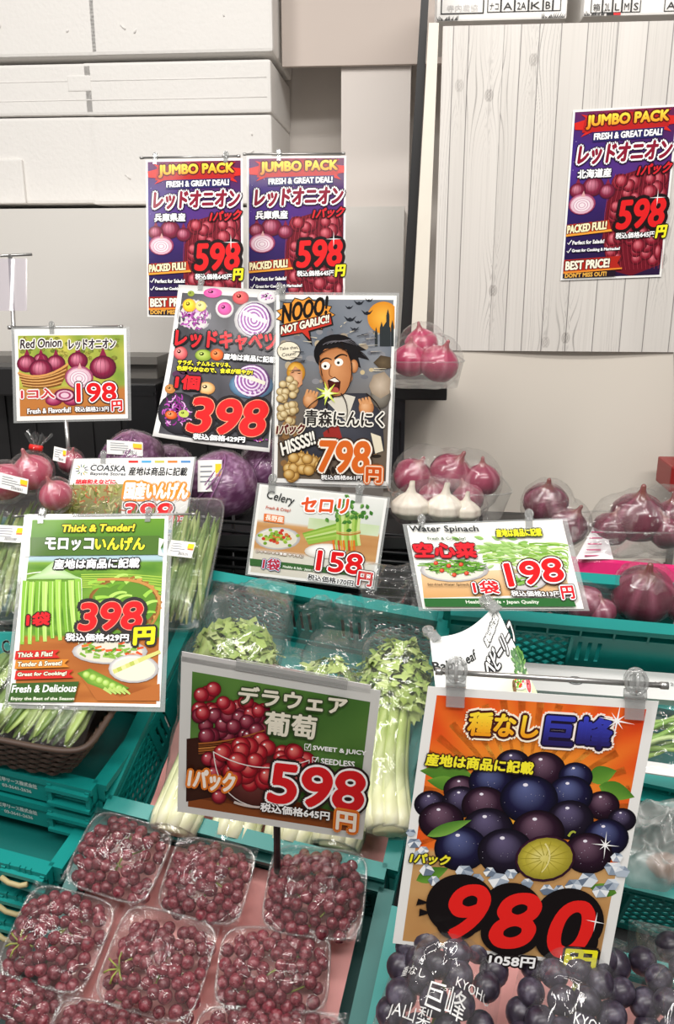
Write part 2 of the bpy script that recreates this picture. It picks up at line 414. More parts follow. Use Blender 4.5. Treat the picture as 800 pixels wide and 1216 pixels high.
# wood-look panel on the right, with its cream edge strip and black post
def wood_panel_mat():
    m, nt, N, L, out = new_mat('white_wood_print')
    b = N.new('ShaderNodeBsdfPrincipled'); L.new(b.outputs[0], out.inputs[0]); b.inputs['Roughness'].default_value = 0.4
    at_ = N.new('ShaderNodeAttribute'); at_.attribute_name = 'ink'; L.new(at_.outputs['Color'], b.inputs['Base Color'])
    return m
PD = 1.70
PP0 = at(640, 250, PD)
PANL = []
def panel_pt(px, py, off=0.0): return onpl(px, py, PP0, WY) - WY*off
def build_panel():
    a = panel_pt(514, 416); b = panel_pt(900, 22); la, lb = WM.T @ a, WM.T @ b
    Wd, Ht = lb[0]-la[0], lb[2]-la[2]
    mb = MB(); NU, NV = 640, 200
    knots = [(.16, .80, 1.0), (.205, .20, .9), (.47, .045, 1), (.40, .03, .7), (.06, .83, .6), (.30, .90, .8), (.62, .62, .7), (.78, .30, .8), (.9, .74, .9)]
    seams = [.0, .035, .085, .20, .255, .315, .385, .47, .565, .66, .74, .83, .92]
    def colr(u, v):
        x, y = u*Wd, v*Ht; k = [i for i, s_ in enumerate(seams) if s_ <= u][-1]; bend = 0.0; near = 0.0
        for (kx, ky, st) in knots:
            dx, dy = (u-kx)*Wd, (v-ky)*Ht; e = math.exp(-(dx/.030)**2-(dy/.085)**2); bend += .020*st*e*(1 if dx > 0 else -1)*min(1, abs(dx)/.006); near += st*e
        big = nz((x*10+k*3, y*1.3, k*2.0+4)); F1 = (x+bend+.010*nz((x*14+k*7, y*2.1, 3.3))+.004*nz((x*30, y*6, 8+k)))
        c = np.array(lerp((208, 203, 197), (226, 221, 215), .5+.6*big)); fine = nz((x*260, y*4.0, k*5.1+9)); c = c-np.array((11, 11, 11))*max(0, fine)
        dens = min(1, max(0, nz((x*8, y*1.6, 40+k*1.3))*1.5+.10)+near*.8)
        p = F1/.0052; d = abs((p % 1)-.5)*2; idx = math.floor(p); st = (.35+.65*((idx*7919) % 13)/13)*dens; wv = .20+.12*nz((idx*3.1, y*5, 2))
        if d < wv: c = c-np.array((104, 104, 100))*st*(1-d/wv)**.7
        for (kx, ky, s2) in knots:
            dx, dy = (u-kx)*Wd, (v-ky)*Ht; r = math.hypot(dx/.007, dy/.0095)
            if r < 1.3: c = c-np.array((70, 71, 70))*s2*(.45+.35*math.cos(r*11))*min(1, (1.3-r)*4)
        if min(abs(u-s_) for s_ in seams[1:])*Wd < .0009: c = c-np.array((84, 84, 80))
        return lin(tuple(np.clip(c, 70, 255)))
    mb.grid(lambda u, v: WM @ np.array([la[0]+Wd*u, la[1], la[2]+Ht*v]), NU, NV, 0, False, colr)
    mb.box(((la[0]+lb[0])/2, la[1]+.0125, (la[2]+lb[2])/2), (Wd, .024, Ht), WM, 1)
    struct(mb, 'wall_right', [wood_panel_mat(), white_paint], WM @ np.array([(la[0]+lb[0])/2, la[1], la[2]]))
build_panel()
mb = MB()
T0 = [at(511, 26, 1.69), at(487, 392, 1.70)]
def slab(mb, quad, depth, mat=0, ddir=None):
    q = [np.asarray(p, float) for p in quad]; dd = WY if ddir is None else ddir
    mb.add(q+[p+dd*depth for p in q], [(0,1,2,3),(7,6,5,4),(0,4,5,1),(1,5,6,2),(2,6,7,3),(3,7,4,0)], mat)
slab(mb, [panel_pt(509, 27), panel_pt(521, 27), panel_pt(505, 416), panel_pt(487, 416)], .03)
struct(mb, 'trim_3', solid('cream_edge', '#e9e2d4', 0.45), panel_pt(500, 416))
mb = MB(); slab(mb, [panel_pt(502, -40, -.02), panel_pt(511, -40, -.02), panel_pt(487, 416, -.02), panel_pt(474, 416, -.02)], .03)
struct(mb, 'trim_4', black, panel_pt(480, 416))
# soft cream sheet hanging below the panel
mb = MB()
def cur(u, v):
    px = 455+345*u; return panel_pt(px, 414+250*v) - WY*(.012*math.sin(v*2.4)+.006*math.sin(u*7+v*2)+.02*v*v) + WY*.01
mb.grid(cur, 40, 30); 
solo(mb, 'plastic_sheet', solid('cream_plastic_sheet', '#d5cdc2', 0.35, var=0.02, scale=4), 'plain cream plastic sheet hanging below the wood panel behind the red onions', 'plastic sheet', panel_pt(640, 660))

# ------------------------------------------------------------------ polystyrene boxes stacked on the ledge
def foam_box(px0, py0, px1, py1, lid, label, recess=None, right=0.0, chip=False):
    p0 = at(200, 160, 2.12); a = onpl(px0, py1, p0, WY); b = onpl(px1, py0, p0, WY); la, lb = WM.T @ a, WM.T @ b
    Wd, Ht, Dp = lb[0]-la[0], lb[2]-la[2], .33
    r = thing('foam_box', label, 'box', WM @ np.array([(la[0]+lb[0])/2, la[1]+Dp/2, la[2]]), 'polystyrene boxes on the ledge', WM)
    hl = Ht*lid; m1 = MB()
    hb = Ht-hl
    m1.box((0, 0, hb/2), (Wd, Dp, hb), bev=.008)
    if recess:
        u0, u1, v1 = recess; m1.box((-Wd/2+Wd*(u0+u1)/2, -Dp/2-.004, hb*v1/2), (Wd*(u1-u0), .012, hb*v1), bev=.004)
    for k in range(4):  # dents and beads
        x, z = random.uniform(-.45, .45)*Wd, random.uniform(.1, .9)*hb
        m1.tube([(x, -Dp/2-.0005, z), (x+random.uniform(-.02, .02), -Dp/2-.0012, z+random.uniform(-.012, .012))], .0022, 6)
    m1.build('box_body', foam, r)
    if lid:
        m2 = MB(); m2.box((0, -.002, hb+hl/2+.001), (Wd+.002, Dp+.006, hl-.003), bev=.007)
        if chip: m2.box((Wd/2-.035, -Dp/2-.003, hb+hl*.62), (.06, .008, hl*.3), bev=.003)
        for f_ in (.30, .66): m2.tube([(-Wd/2+.01, -Dp/2-.0045, hb+hl*f_), (Wd/2-.01, -Dp/2-.0045, hb+hl*f_+.001)], .0016, 6)
        m2.build('box_lid', foam, r)
    return r
random.seed(4)
foam_box(106.6, -110, 321, 66, 0, 'upper polystyrene box right of the gap, top of the stack')
foam_box(-110, -110, 106, 71, 0, 'upper polystyrene box at the top left corner')
foam_box(110, 70, 321, 243, .37, 'lower polystyrene box with ribbed lid above the purple posters')
foam_box(-110, 75, 109.5, 243, .37, 'lower polystyrene box at far left with a chipped lid', (-.0, .62, .52), chip=True)

# ------------------------------------------------------------------ produce cartons on top of the panel
def carton(px0, px1, ytop, ybot, label, cells, stamp, red=None):
    p0 = at(640, 10, PD-.02); a = onpl(px0, ybot, p0, WY); b = onpl(px1, ytop, p0, WY); la, lb = WM.T @ a, WM.T @ b
    Wd, Ht = lb[0]-la[0], lb[2]-la[2]
    r = thing('carton', label, 'box', WM @ np.array([(la[0]+lb[0])/2, la[1]+.15, la[2]]), None, WM)
    m = MB(); m.box((0, 0, Ht/2), (Wd, .3, Ht), bev=.004); m.build('carton_body', solid('white_carton', '#efece8', 0.6, var=.02), r)
    m = MB(); y = -.1512; k = lin('#1b1a1a'); zz = lambda py: Ht*(ybot-py)/(ybot-ytop); xx = lambda px: -Wd/2+Wd*(px-px0)/(px1-px0)
    def bar(x0, y0, x1, y1, c=k):
        m.add([(xx(x0), y, zz(y0)), (xx(x1), y, zz(y0)), (xx(x1), y, zz(y1)), (xx(x0), y, zz(y1))], [(0, 1, 2, 3)], 0, False, c)
    def frame(x0, y0, x1, y1, t=1.0):
        bar(x0, y0, x1, y0+t); bar(x0, y1-t, x1, y1); bar(x0, y0, x0+t, y1); bar(x1-t, y0, x1, y1)
    for (x0, x1, tx) in cells:
        frame(x0, 1-14, x1, 16 if x0 > 580 else 16)
        if tx: flat_text(m, tx, (xx(x0+3), y, zz(13)), (xx(x1-3)-xx(x0+3), 0, 0), (0, 0, 1), zz(0)-zz(9), '#1b1a1a', .0004)
    if stamp:
        x0, x1, tx = stamp; frame(x0, -14, x1, 17, 1.5); flat_text(m, tx, (xx(x0+8), y, zz(14)), (xx(x1-8)-xx(x0+8), 0, 0), (0, 0, 1), zz(0)-zz(9), '#c9c6c4', .0004)
    rr = random.Random(3)
    for ex in ((px0+2, px0+26), (px1-30, px1-4)):   # printed grass along the lower edge
        for i in range(16):
            x = ex[0]+(ex[1]-ex[0])*i/15; s_ = rr.uniform(-4, 4)
            m.add([(xx(x-.7), y-.0002, zz(ybot-1)), (xx(x+.7), y-.0002, zz(ybot-1)), (xx(x+s_), y-.0002, zz(ybot-4-rr.random()*5))], [(0, 1, 2)], 0, False, k)
    m.build('printed_marks', ink_mat('carton_ink', .6), r)
    if red:
        m = MB(); bar(red[0], ybot-5, red[0]+9, ybot-1); bar(red[0]+9, ybot-5, red[0]+18, ybot-1, lin('#d8282c')); m.build('colour_patch', ink_mat('carton_ink', .6), r)
carton(518, 680, -90, 26, 'white produce carton with grade table on the panel, left of two', [(581, 598, 'ナコ'), (598, 615, 'A'), (615, 632, '2A'), (632, 650, 'K'), (650, 662, 'B'), (662, 672, '')], (523, 577, '寺内農協'))
carton(692, 860, -90, 20, 'white produce carton with size boxes on the panel, at the top right corner', [(701, 716, '箱'), (716, 729, '2L'), (729, 741, 'L'), (741, 753, 'M'), (753, 765, 'S'), (795, 812, 'A')], None, (722,))

# ------------------------------------------------------------------ black shop fittings at the back
def shelf_unit():
    m = MB(); wbox(m, 465, 457, 531, 475, 1.62, .25, bev=.003)
    o = solo(m, 'wall_shelf', black, 'narrow black shelf jutting out under the wood panel, carrying an onion pack', 'shelf', at(500, 475, 1.7)); 
    m = MB(); wbox(m, 440, 475, 481, 570, 1.72, .05); wbox(m, 440, 400, 472, 475, 1.80, .03)
    wbox(m, 470, 500, 474, 560, 1.715, .03)
    m.build('bracket_post', solid('bracket_black', '#26262a', .35), o).location = -Vector(o.location)
    m = MB(); wbox(m, 478, 474, 560, 640, 1.78, .01)
    m.build('back_plate', greyp, o).location = -Vector(o.location)
shelf_unit()
m = MB(); wbox(m, -120, 428, 186, 452, 2.02, .2, bev=.004); wbox(m, -120, 424, 186, 430, 2.00, .3)
solo(m, 'ledge_rail', solid('ledge_grey', '#77736e', .45), 'dark grey metal ledge running behind the small red onion sign', 'ledge', at(60, 452, 2.1))
m = MB(); wbox(m, -120, 455, 330, 640, 1.96, .3)
for x in range(-100, 330, 34): wbox(m, x, 470, x+3, 640, 1.955, .01)
solo(m, 'black_bin', solid('black_plastic', '#222122', .4, var=.15), 'black plastic bin wall behind the red onion sign and cabbages', 'bin', at(60, 640, 2.0))
m = MB(); wbox(m, 150, 456, 185, 520, 1.90, .05, bev=.004); wbox(m, 152, 466, 182, 470, 1.898, .01)
solo(m, 'storage_case', solid('case_black', '#1a1a1c', .3), 'small black case between the red onion sign and the red cabbage sign', 'case', at(168, 520, 1.9))
m = MB(); wbox(m, -30, 436, 20, 470, 1.85, .1, bev=.005)
solo(m, 'bracket_arm', black, 'black bracket at the left edge beside the red onion sign', 'bracket', at(0, 470, 1.87))
m = MB(); wbox(m, 789, 395, 830, 700, 1.74, .03)
solo(m, 'rack_post', solid('post_grey', '#6c6863', .4), 'grey rack post at the right edge below the wood panel', 'post', at(800, 700, 1.7))
m = MB(); wbox(m, 794, 555, 840, 585, 1.62, .1, bev=.004); solo(m, 'red_box', solid('red_card', '#8f1d1c', .4), 'small red box at the right edge above the onions', 'box', at(805, 585, 1.66))
# empty sign stand at far left with a clear sleeve
m = MB()
r = thing('sign_stand', 'empty wire sign stand with a clear sleeve at the left edge', 'sign stand', at(20, 470, 1.8))
steel = solid('brushed_steel', '#b9b8b6', .3, metal=.9, var=.08)
m.tube([at(12, 303, 1.8), at(20, 470, 1.8)], .0045, 10); m.tube([at(-30, 305, 1.8), at(38, 302, 1.8)], .003, 8)
m.build('stand_rod', steel, r, r.location)
m = MB(); m.grid(lambda u, v: at(-30+62*u, 307+62*v, 1.795+.004*math.sin(u*6)), 8, 6)
m.build('clear_sleeve', clear('lilac_sleeve', .08, .4, .1, (.93, .9, .96), .25, '#d9d0e0'), r, r.location)
# ------------------------------------------------------------------ teal produce crates
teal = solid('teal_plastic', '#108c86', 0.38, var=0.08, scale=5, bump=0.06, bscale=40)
dteal = solid('dark_and_shaded_teal', '#0b6964', 0.42, var=0.1, scale=5, bump=0.06, bscale=40)  # colour of the dark grape crate; elsewhere stands in for shade
wink = solid('white_ink', '#e9f1ee', .5, var=.01)
def wall_mesh(mb, P0, X, Z, Nn, L, h, pan=.36, lattice=True, slots=True, win=None):
    """One crate wall from P0 along X (length L), Z up, Nn outward, with ribs, slots and diamond openings."""
    M = np.stack([X, Nn, Z], 1); t = .003
    def bx(x0, x1, z0, z1, y0=0, y1=t): mb.box(((x0+x1)/2, (y0+y1)/2, (z0+z1)/2), (x1-x0, y1-y0, z1-z0), M, 0, P0)
    bx(0, L, h-.010, h, -.006, .014); bx(0, L, h-.030, h-.026, -.002, .010); bx(0, L, 0, .016, -.003, .006)
    bx(0, L, h-.030, h-.010, 0, .001)
    n = max(4, int(L/.045))
    for i in range(n+1): x = L*i/n; bx(max(0, x-.0015), min(L, x+.0015), h-.030, h-.010, 0, .010)
    z0, z1 = .016, h-.030
    bx(0, .018, z0, z1); bx(L-.018, L, z0, z1)
    p0, p1 = L/2-L*pan/2, L/2+L*pan/2
    if not lattice:
        bx(.018, L-.018, z0, z1)
        for i in range(1, 6): x = L*i/6; bx(x-.002, x+.002, z0, z1, t, .012)
        return
    bx(p0-.005, p0, z0, z1, 0, .010); bx(p1, p1+.005, z0, z1, 0, .010)
    # panel with upright slots: strips between them
    sw = .006; zs0, zs1 = z0+(z1-z0)*.25, z1-(z1-z0)*.22
    xs = [p0+.012+.014*i for i in range(3)]+[p1-.012-.014*i for i in range(3)][::-1]
    bx(p0, p1, z0, zs0); bx(p0, p1, zs1, z1); prev = p0
    for x in xs: bx(prev, x-sw/2, zs0, zs1); prev = x+sw/2
    bx(prev, p1, zs0, zs1)
    # diamond lattice
    for (a, b) in ((.018, p0-.005), (p1+.005, L-.018)):
        st = .022; H_ = z1-z0; k = .75
        x = a-H_/k
        while x < b:
            for sg in (1, -1):
                # line: X = x + s/k (sg=1), mirrored for -1
                s0, s1 = max(0, (a-x)*k), min(H_, (b-x)*k)
                if s1-s0 > .004:
                    if sg == 1: q0, q1 = (x+s0/k, z0+s0), (x+s1/k, z0+s1)
                    else: q0, q1 = (x+s0/k, z1-s0), (x+s1/k, z1-s1)
                    d = np.array([q1[0]-q0[0], q1[1]-q0[1]]); l = np.linalg.norm(d); d /= l; w_ = .0022; e = np.array([-d[1], d[0]])*w_
                    pts = [np.array(q0)+e, np.array(q0)-e, np.array(q1)-e, np.array(q1)+e]
                    V = [P0+X*p[0]+Z*p[1]+Nn*yy for yy in (0.0005, .003) for p in pts]
                    mb.add(V, [(0,1,2,3),(7,6,5,4),(0,4,5,1),(1,5,6,2),(2,6,7,3),(3,7,4,0)])
            x += st
def crate(a0, a1, b0, b1, ctop, h, label, lattice=True, mat=None, group='teal produce crates', bottom=True, text=None, M=None):
    loc = B((a0+a1)/2, (b0+b1)/2, ctop-h)
    if M is not None: loc = M[1]+M[0] @ np.array([(a0+a1)/2, (b0+b1)/2, ctop-h])
    r = thing('produce_crate', label, 'crate', loc, group, BM if M is None else M[0])
    A, L = (a1-a0)/2, (b1-b0)/2
    X, Y, Z = np.eye(3); m = MB()
    for (P0, U, Nn, ln) in ((np.array([-A, -L, 0]), X, -Y, 2*A), (np.array([A, L, 0]), -X, Y, 2*A), (np.array([-A, L, 0]), -Y, -X, 2*L), (np.array([A, -L, 0]), Y, X, 2*L)):
        wall_mesh(m, P0, U, Z, Nn, ln, h, lattice=lattice)
    m.build('crate_wall', mat or teal, r)
    m = MB(); m.box((0, 0, .002), (2*A, 2*L, .004)); m.build('crate_floor', mat or teal, r)
    if text:
        m = MB()
        for (s_, x, z, wd, sz) in text: flat_text(m, s_, (x, -L-.004, z), (wd, 0, 0), (0, 0, 1), sz, '#ffffff', .0005, bold=.0004)
        m.build('printed_text', wink, r)
    return r
CELERY_D = .145
crate(.002, .383, -.385, 0, 0, CELERY_D, 'teal lattice crate holding the bagged celery')
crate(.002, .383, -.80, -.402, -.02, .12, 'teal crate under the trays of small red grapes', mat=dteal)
crate(.415, .82, -.80, -.435, .03, .13, 'teal crate holding the bagged black grapes behind the large orange sign')
crate(.415, .82, -.293, -.178, -.08, .17, 'teal crate at the right edge with a crumpled clear bag in it')
crate(.415, .82, -.159, -.045, -.05, .12, 'teal crate at the right edge under the spring onion bag')
crate(-.006, .56, .0, .078, .0, .13, 'wide teal crate at the back right holding loose onion bags', M=(rot(math.radians(-10), math.radians(28), math.radians(2)), at(540, 722, 1.24)))
crate(-.46, -.035, -.13, .05, -.02, .10, 'teal crate behind the wicker basket, holding the green bean trays', lattice=False, mat=dteal)  # darker teal imitates the shade in the gap beside the basket
# the left stack stands flatter than the rack
LM = rot(math.radians(-15), math.radians(9), math.radians(5))
def crate_at(M, origin, w_, d_, h, label, text):
    global BM_SAVE
    r = thing('produce_crate', label, 'crate', origin, 'teal produce crates', M)
    X, Y, Z = np.eye(3); m = MB()
    for (P0, U, Nn, ln) in ((np.array([-w_, 0, 0]), X, -Y, w_), (np.array([0, d_, 0]), -X, Y, w_), (np.array([-w_, d_, 0]), -Y, -X, d_), (np.array([0, 0, 0]), Y, X, d_)):
        wall_mesh(m, P0, U, Z, Nn, ln, h, lattice=False)
    m.box((-.062, -.008, h*.5), (.006, .016, h*.8)); m.box((-.006, -.008, h*.5), (.006, .016, h*.8)); m.box((-.034, -.010, h-.010), (.062, .02, .006)); m.box((-.034, -.010, .012), (.062, .02, .005))
    m.box((-.034, -.001, h*.5), (.05, .004, h*.85)); m.box((-w_/2-.034, -.0055, h*.52), (w_-.07, .011, h*.84))
    m.build('crate_wall', teal, r)
    m = MB(); m.box((-w_/2, d_/2, .002), (w_, d_, .004)); m.build('crate_floor', dteal, r)  # floor coloured darker to imitate shade inside the crate
    if text:
        m = MB()
        for (s_, x, z, wd, sz) in text: flat_text(m, s_, (x, -.0115, z), (wd, 0, 0), (0, 0, 1), sz, '#ffffff', .0005, bold=.00035)
        m.build('printed_text', wink, r)
    return r
HC = .047
p = at(118, 962, 1.13)
crate_at(LM, p, .42, .19, HC, 'teal crate with white lettering under the wicker basket, upper of the pair', [('三甲リース株式会社', -.143, .024, .060, .0075), ('03-3641-2636', -.137, .014, .044, .0055)])
crate_at(LM, p-LM[:, 2]*(HC+.002)-LM[:, 0]*.004, .42, .19, HC, 'teal crate with white lettering under the wicker basket, lower of the pair', [('三甲リース株式会社', -.145, .024, .060, .0075), ('03-3641-2636', -.137, .014, .044, .0055)])
p2 = at(66, 1056, 1.10)
for k, lb in enumerate(('uppermost of three empty teal crates in the shade left of the grape trays', 'middle of three empty teal crates in the shade left of the grape trays', 'lowest of three empty teal crates in the shade left of the grape trays')):
    q_ = p2-LM[:, 2]*(.058*k)-LM[:, 0]*.012*k
    r = crate_at(LM, q_, .42, .20, .042, lb, None)
    m = MB()
    for x in (-.055, -.040, -.032, -.024): m.box((x, -.013, .034), (.0035, .004, .02))
    m.build('rib', teal, r)
    m = MB(); m.tube([(-.062, -.022, .026), (-.05, -.024, .022), (-.034, -.024, .022), (-.024, -.022, .026)], .0035, 8); m.build('lock_tab', solid('tan_tab', '#b9a97c', .5), r)
m = MB(); m.box((0, 0, 0), (.93, .83, .014), BM, 0, B(.465, -.40, -.262)); 
r = thing('display_bench', 'dark sloping bench board under the teal crates', 'bench', B(.465, -.40, -.269), None)
m.build('bench_board', solid('bench_dark', '#2b2c2d', .5), r, r.location)
for a_, b_ in ((.03, -.01), (.90, -.01), (.03, -.80), (.90, -.80)):
    q = B(a_, b_, -.27); m = MB(); m.box((0, 0, 0), (.03, .03, q[2]), None, 0, (q[0], q[1], q[2]/2)); m.build('leg', solid('bench_dark', '#2b2c2d', .5), r, r.location)
# ------------------------------------------------------------------ packed produce
film = clear('wrap_film', .06, .42, .04, (.985, .985, .985), .018, bump=.75, bscale=34)
film_soft = clear('bag_film', .05, .6, .06, (.98, .985, .985), .035, bump=.7, bscale=18, stretch=(1, .35, 1))
tray_clear = clear('clear_tray', .06, .6, .05, (.96, .965, .965), .06)
clip_clear = clear('clip_plastic', .10, .7, .08, (.80, .81, .81), .22, '#e8e8e6')
pinkm = solid('pink_liner', '#f2a9a4', .6, var=.05, bump=.2, bscale=50)
sticker = ink_mat('sticker_ink', .35)
def tri_noise(x, y, seed, sc=45):
    return .5*(1-abs(2*nz((x*sc*.6, y*sc, 0), 1, seed)))+.5*(1-abs(2*nz((x*sc*1.3, y*sc*.7, 3), 1, seed+5)))
def label_mesh(mb, c, X, Y, w_, h, seed=0, yellow=True, curl=.0):
    """Small white sticker with grey print lines and a yellow corner."""
    c, X, Y = map(np.asarray, (c, X, Y)); n = np.cross(X, Y); n = n/np.linalg.norm(n); rr = random.Random(seed)
    def P(u, v, z=0.0): return c+X*(u*w_/2)+Y*(v*h/2)+n*(z-curl*(u*u)*w_)
    def q(u0, v0, u1, v1, col, z):
        k = 6; V = []; 
        for i in range(k+1):
            u = u0+(u1-u0)*i/k; V += [P(u, v0, z), P(u, v1, z)]
        mb.add(V, [(2*i, 2*i+2, 2*i+3, 2*i+1) for i in range(k)], 0, False, lin(col))
    q(-1, -1, 1, 1, '#f3f2ef', .0004); 
    for i in range(4):
        v = .6-.32*i; q(-.8, v-.05, -.8+rr.uniform(.7, 1.3), v+.05, '#8f9096', .0007)
    for i in range(9): u = -.1+.09*i; q(u, -.8, u+rr.uniform(.02, .05), -.45, '#4a4a50', .0007)
    if yellow: q(.45, .15, .95, .75, '#f1d21f', .0008); q(.5, -.05, .95, .12, '#e8752a', .0008)
# --- sealed trays of small red grapes
_ball = None
def ball_mesh(name, col, bloom, rough=.28):
    me = bpy.data.meshes.new(name); bm = bmesh.new(); bmesh.ops.create_uvsphere(bm, u_segments=16, v_segments=10, radius=1)
    for f in bm.faces: f.smooth = True
    bm.to_mesh(me); bm.free()
    m, nt, N, L, out = new_mat(name+'_skin')
    b = N.new('ShaderNodeBsdfPrincipled'); L.new(b.outputs[0], out.inputs[0]); b.inputs['Roughness'].default_value = rough
    tc = N.new('ShaderNodeTexCoord'); oi = N.new('ShaderNodeObjectInfo'); n1 = N.new('ShaderNodeTexNoise'); n1.inputs['Scale'].default_value = 1.6
    L.new(tc.outputs['Object'], n1.inputs['Vector']); 
    n1.noise_dimensions = '4D'; ml = N.new('ShaderNodeMath'); ml.operation = 'MULTIPLY'; ml.inputs[1].default_value = 50; L.new(oi.outputs['Random'], ml.inputs[0]); L.new(ml.outputs[0], n1.inputs['W'])
    cr = N.new('ShaderNodeValToRGB'); cr.color_ramp.elements[0].position = .3; cr.color_ramp.elements[0].color = lin(col[0]); cr.color_ramp.elements[1].position = .72; cr.color_ramp.elements[1].color = lin(bloom)
    e = cr.color_ramp.elements.new(.5); e.color = lin(col[1])
    L.new(n1.outputs['Fac'], cr.inputs[0])
    hs = N.new('ShaderNodeHueSaturation'); mr = N.new('ShaderNodeMapRange'); mr.inputs[3].default_value = .75; mr.inputs[4].default_value = 1.35
    L.new(oi.outputs['Random'], mr.inputs[0]); L.new(mr.outputs[0], hs.inputs['Value']); L.new(cr.outputs[0], hs.inputs['Color']); L.new(hs.outputs[0], b.inputs['Base Color'])
    b.inputs['Subsurface Weight'].default_value = .15; b.inputs['Subsurface Radius'].default_value = (.6, .2, .2)
    me.materials.append(m); return me
GRAPE = ball_mesh('grape', ('#501a24', '#742c36'), '#925a60', .24)
KYOHO = ball_mesh('kyoho', ('#211a26', '#322a38'), '#57525f', .34)
stemm = solid('grape_stem', '#9aa04a', .6)
def place_ball(me, name, parent, p, r, rng, sq=(1, 1, 1)):
    o = bpy.data.objects.new(name, me); COL.objects.link(o); o.parent = parent
    o.location = tuple(p); o.scale = (r*sq[0], r*sq[1], r*sq[2]); o.rotation_euler = (rng.uniform(0, 6), rng.uniform(0, 6), rng.uniform(0, 6)); return o
def heap(rng, A, L, r, n, dome, keep=lambda x, y: True, sq=.86):
    pts = []
    for _ in range(9000):
        x, y = rng.uniform(-A, A), rng.uniform(-L, L)
        if not keep(x, y): continue
        z = dome(x, y)+rng.uniform(-.35, .25)*r
        if all((x-a)**2+(y-b)**2+(z-c)**2 > (2*r*sq)**2 for a, b, c in pts):
            pts.append((x, y, z))
            if len(pts) >= n: break
    return pts
def grape_pack(pxs, c, label, seed, n=64, r=.0080, turn=0.0, fill=.9, tilt=0.0, top=.020, stem=False):
    """pxs = rim corners on the photo (back left, back right, front right, front left)."""
    rng = random.Random(seed)
    Q = np.array([onb(x, y, c) for x, y in pxs]); ctr = Q.mean(0)
    ex = (Q[1]-Q[0]+Q[2]-Q[3])/2; ey = (Q[0]-Q[3]+Q[1]-Q[2])/2
    A, Ln = np.linalg.norm(ex)/2*1.03, np.linalg.norm(ey)/2*1.05
    yaw = math.atan2(ex[1], ex[0]); M = BM @ rot(yaw, tilt, 0)
    r0 = thing('grape_pack', label, 'grape pack', B(*ctr), 'trays of small red grapes', M)
    H_ = .030; m = MB()
    def side(u, v):   # rounded-rectangle tray wall
        g = 2*math.pi*u; k = 5.0
        cx, sy = math.cos(g), math.sin(g); rad = (abs(cx)**k+abs(sy)**k)**(-1/k)
        s_ = .86+.14*v; return np.array([A*s_*cx*rad, Ln*s_*sy*rad, -H_*(1-v)])
    m.grid(side, 44, 4, closeu=True)
    rim = [side(i/44, 1) for i in range(44)]; m.tube(rim, .0016, 6, closed=True)
    m.add([side(i/44, 0) for i in range(44)], [tuple(range(44))])
    m.build('tray', tray_clear, r0)
    m = MB(); m.grid(lambda u, v: np.array([(u-.5)*2*A*.80, (v-.5)*2*Ln*.80, -H_+.003+.002*nz((u*6, v*6, seed))]), 10, 10); m.build('paper_pad', pinkm, r0)
    cx0, cy0 = rng.uniform(-.08, .08)*A, rng.uniform(-.15, .02)*Ln
    def dome(x, y): return -H_*.40+(top+H_*.25)*max(0, 1-((x-cx0)/(A*1.05))**2-((y-cy0)/(Ln*1.1))**2)
    def keep(x, y): return ((x-cx0)/(A*fill))**4+((y-cy0)/(Ln*fill))**4 < 1-.3*max(0, nz((x*40, y*40, seed)))
    pts = heap(rng, A*fill, Ln*fill, r, n, dome, keep, .75)
    m = MB()
    for i in range(26):
        x, y, z = pts[rng.randrange(len(pts))]; x2, y2, z2 = pts[rng.randrange(len(pts))]
        if math.hypot(x-x2, y-y2) < .04: m.tube([(x, y, z-r*.4), ((x+x2)/2, (y+y2)/2, min(z, z2)-r*.3), (x2, y2, z2-r*.4)], .0011, 5)
    m.tube([(cx0, -Ln*.6, -H_*.3), (cx0+.005, 0, 0), (cx0, Ln*.6, -H_*.3)], .0016, 6)
    if stem:
        bx, by = -A*.62, -Ln*.35
        for k in range(7): g = k*.9; m.tube([(bx, by, .004+.004), (bx+.010*math.cos(g), by+.010*math.sin(g), .014), (bx+.017*math.cos(g), by+.017*math.sin(g), .009)], [.0013, .0009, .0014], 5)
    b = m.build('grape_bunch', stemm, r0)
    for p in pts: place_ball(GRAPE, 'grape', b, p, r*rng.uniform(.86, 1.1), rng)
    m = MB()
    def skin(u, v):
        x, y = (u-.5)*2*A*1.01, (v-.5)*2*Ln*1.01; e = max(abs(u-.5), abs(v-.5))*2
        w_ = max(0, 1-e**9); zz_ = max(dome(x, y)+r*1.28, .0012)*w_+.0016
        cr_ = max(0, tri_noise(x, y, seed*1.7, 34)-.5)*.016*w_+max(0, nz((x*140, y*40, seed)))*.0025*w_
        return np.array([x, y, zz_+cr_])
    m.grid(skin, 60, 50)
    m.build('film', film, r0)
    m = MB()   # folded film edge round the rim
    m.grid(lambda u, v: side(u, 1)*np.array([1.012, 1.012, 1])+np.array([0, 0, -.012*v])+np.array([.0012*nz((u*30, v*3, seed)), .0012*nz((u*28, 5, seed)), 0]), 60, 3, closeu=True)
    m.build('film_edge', film, r0)
    return r0
CG = .0
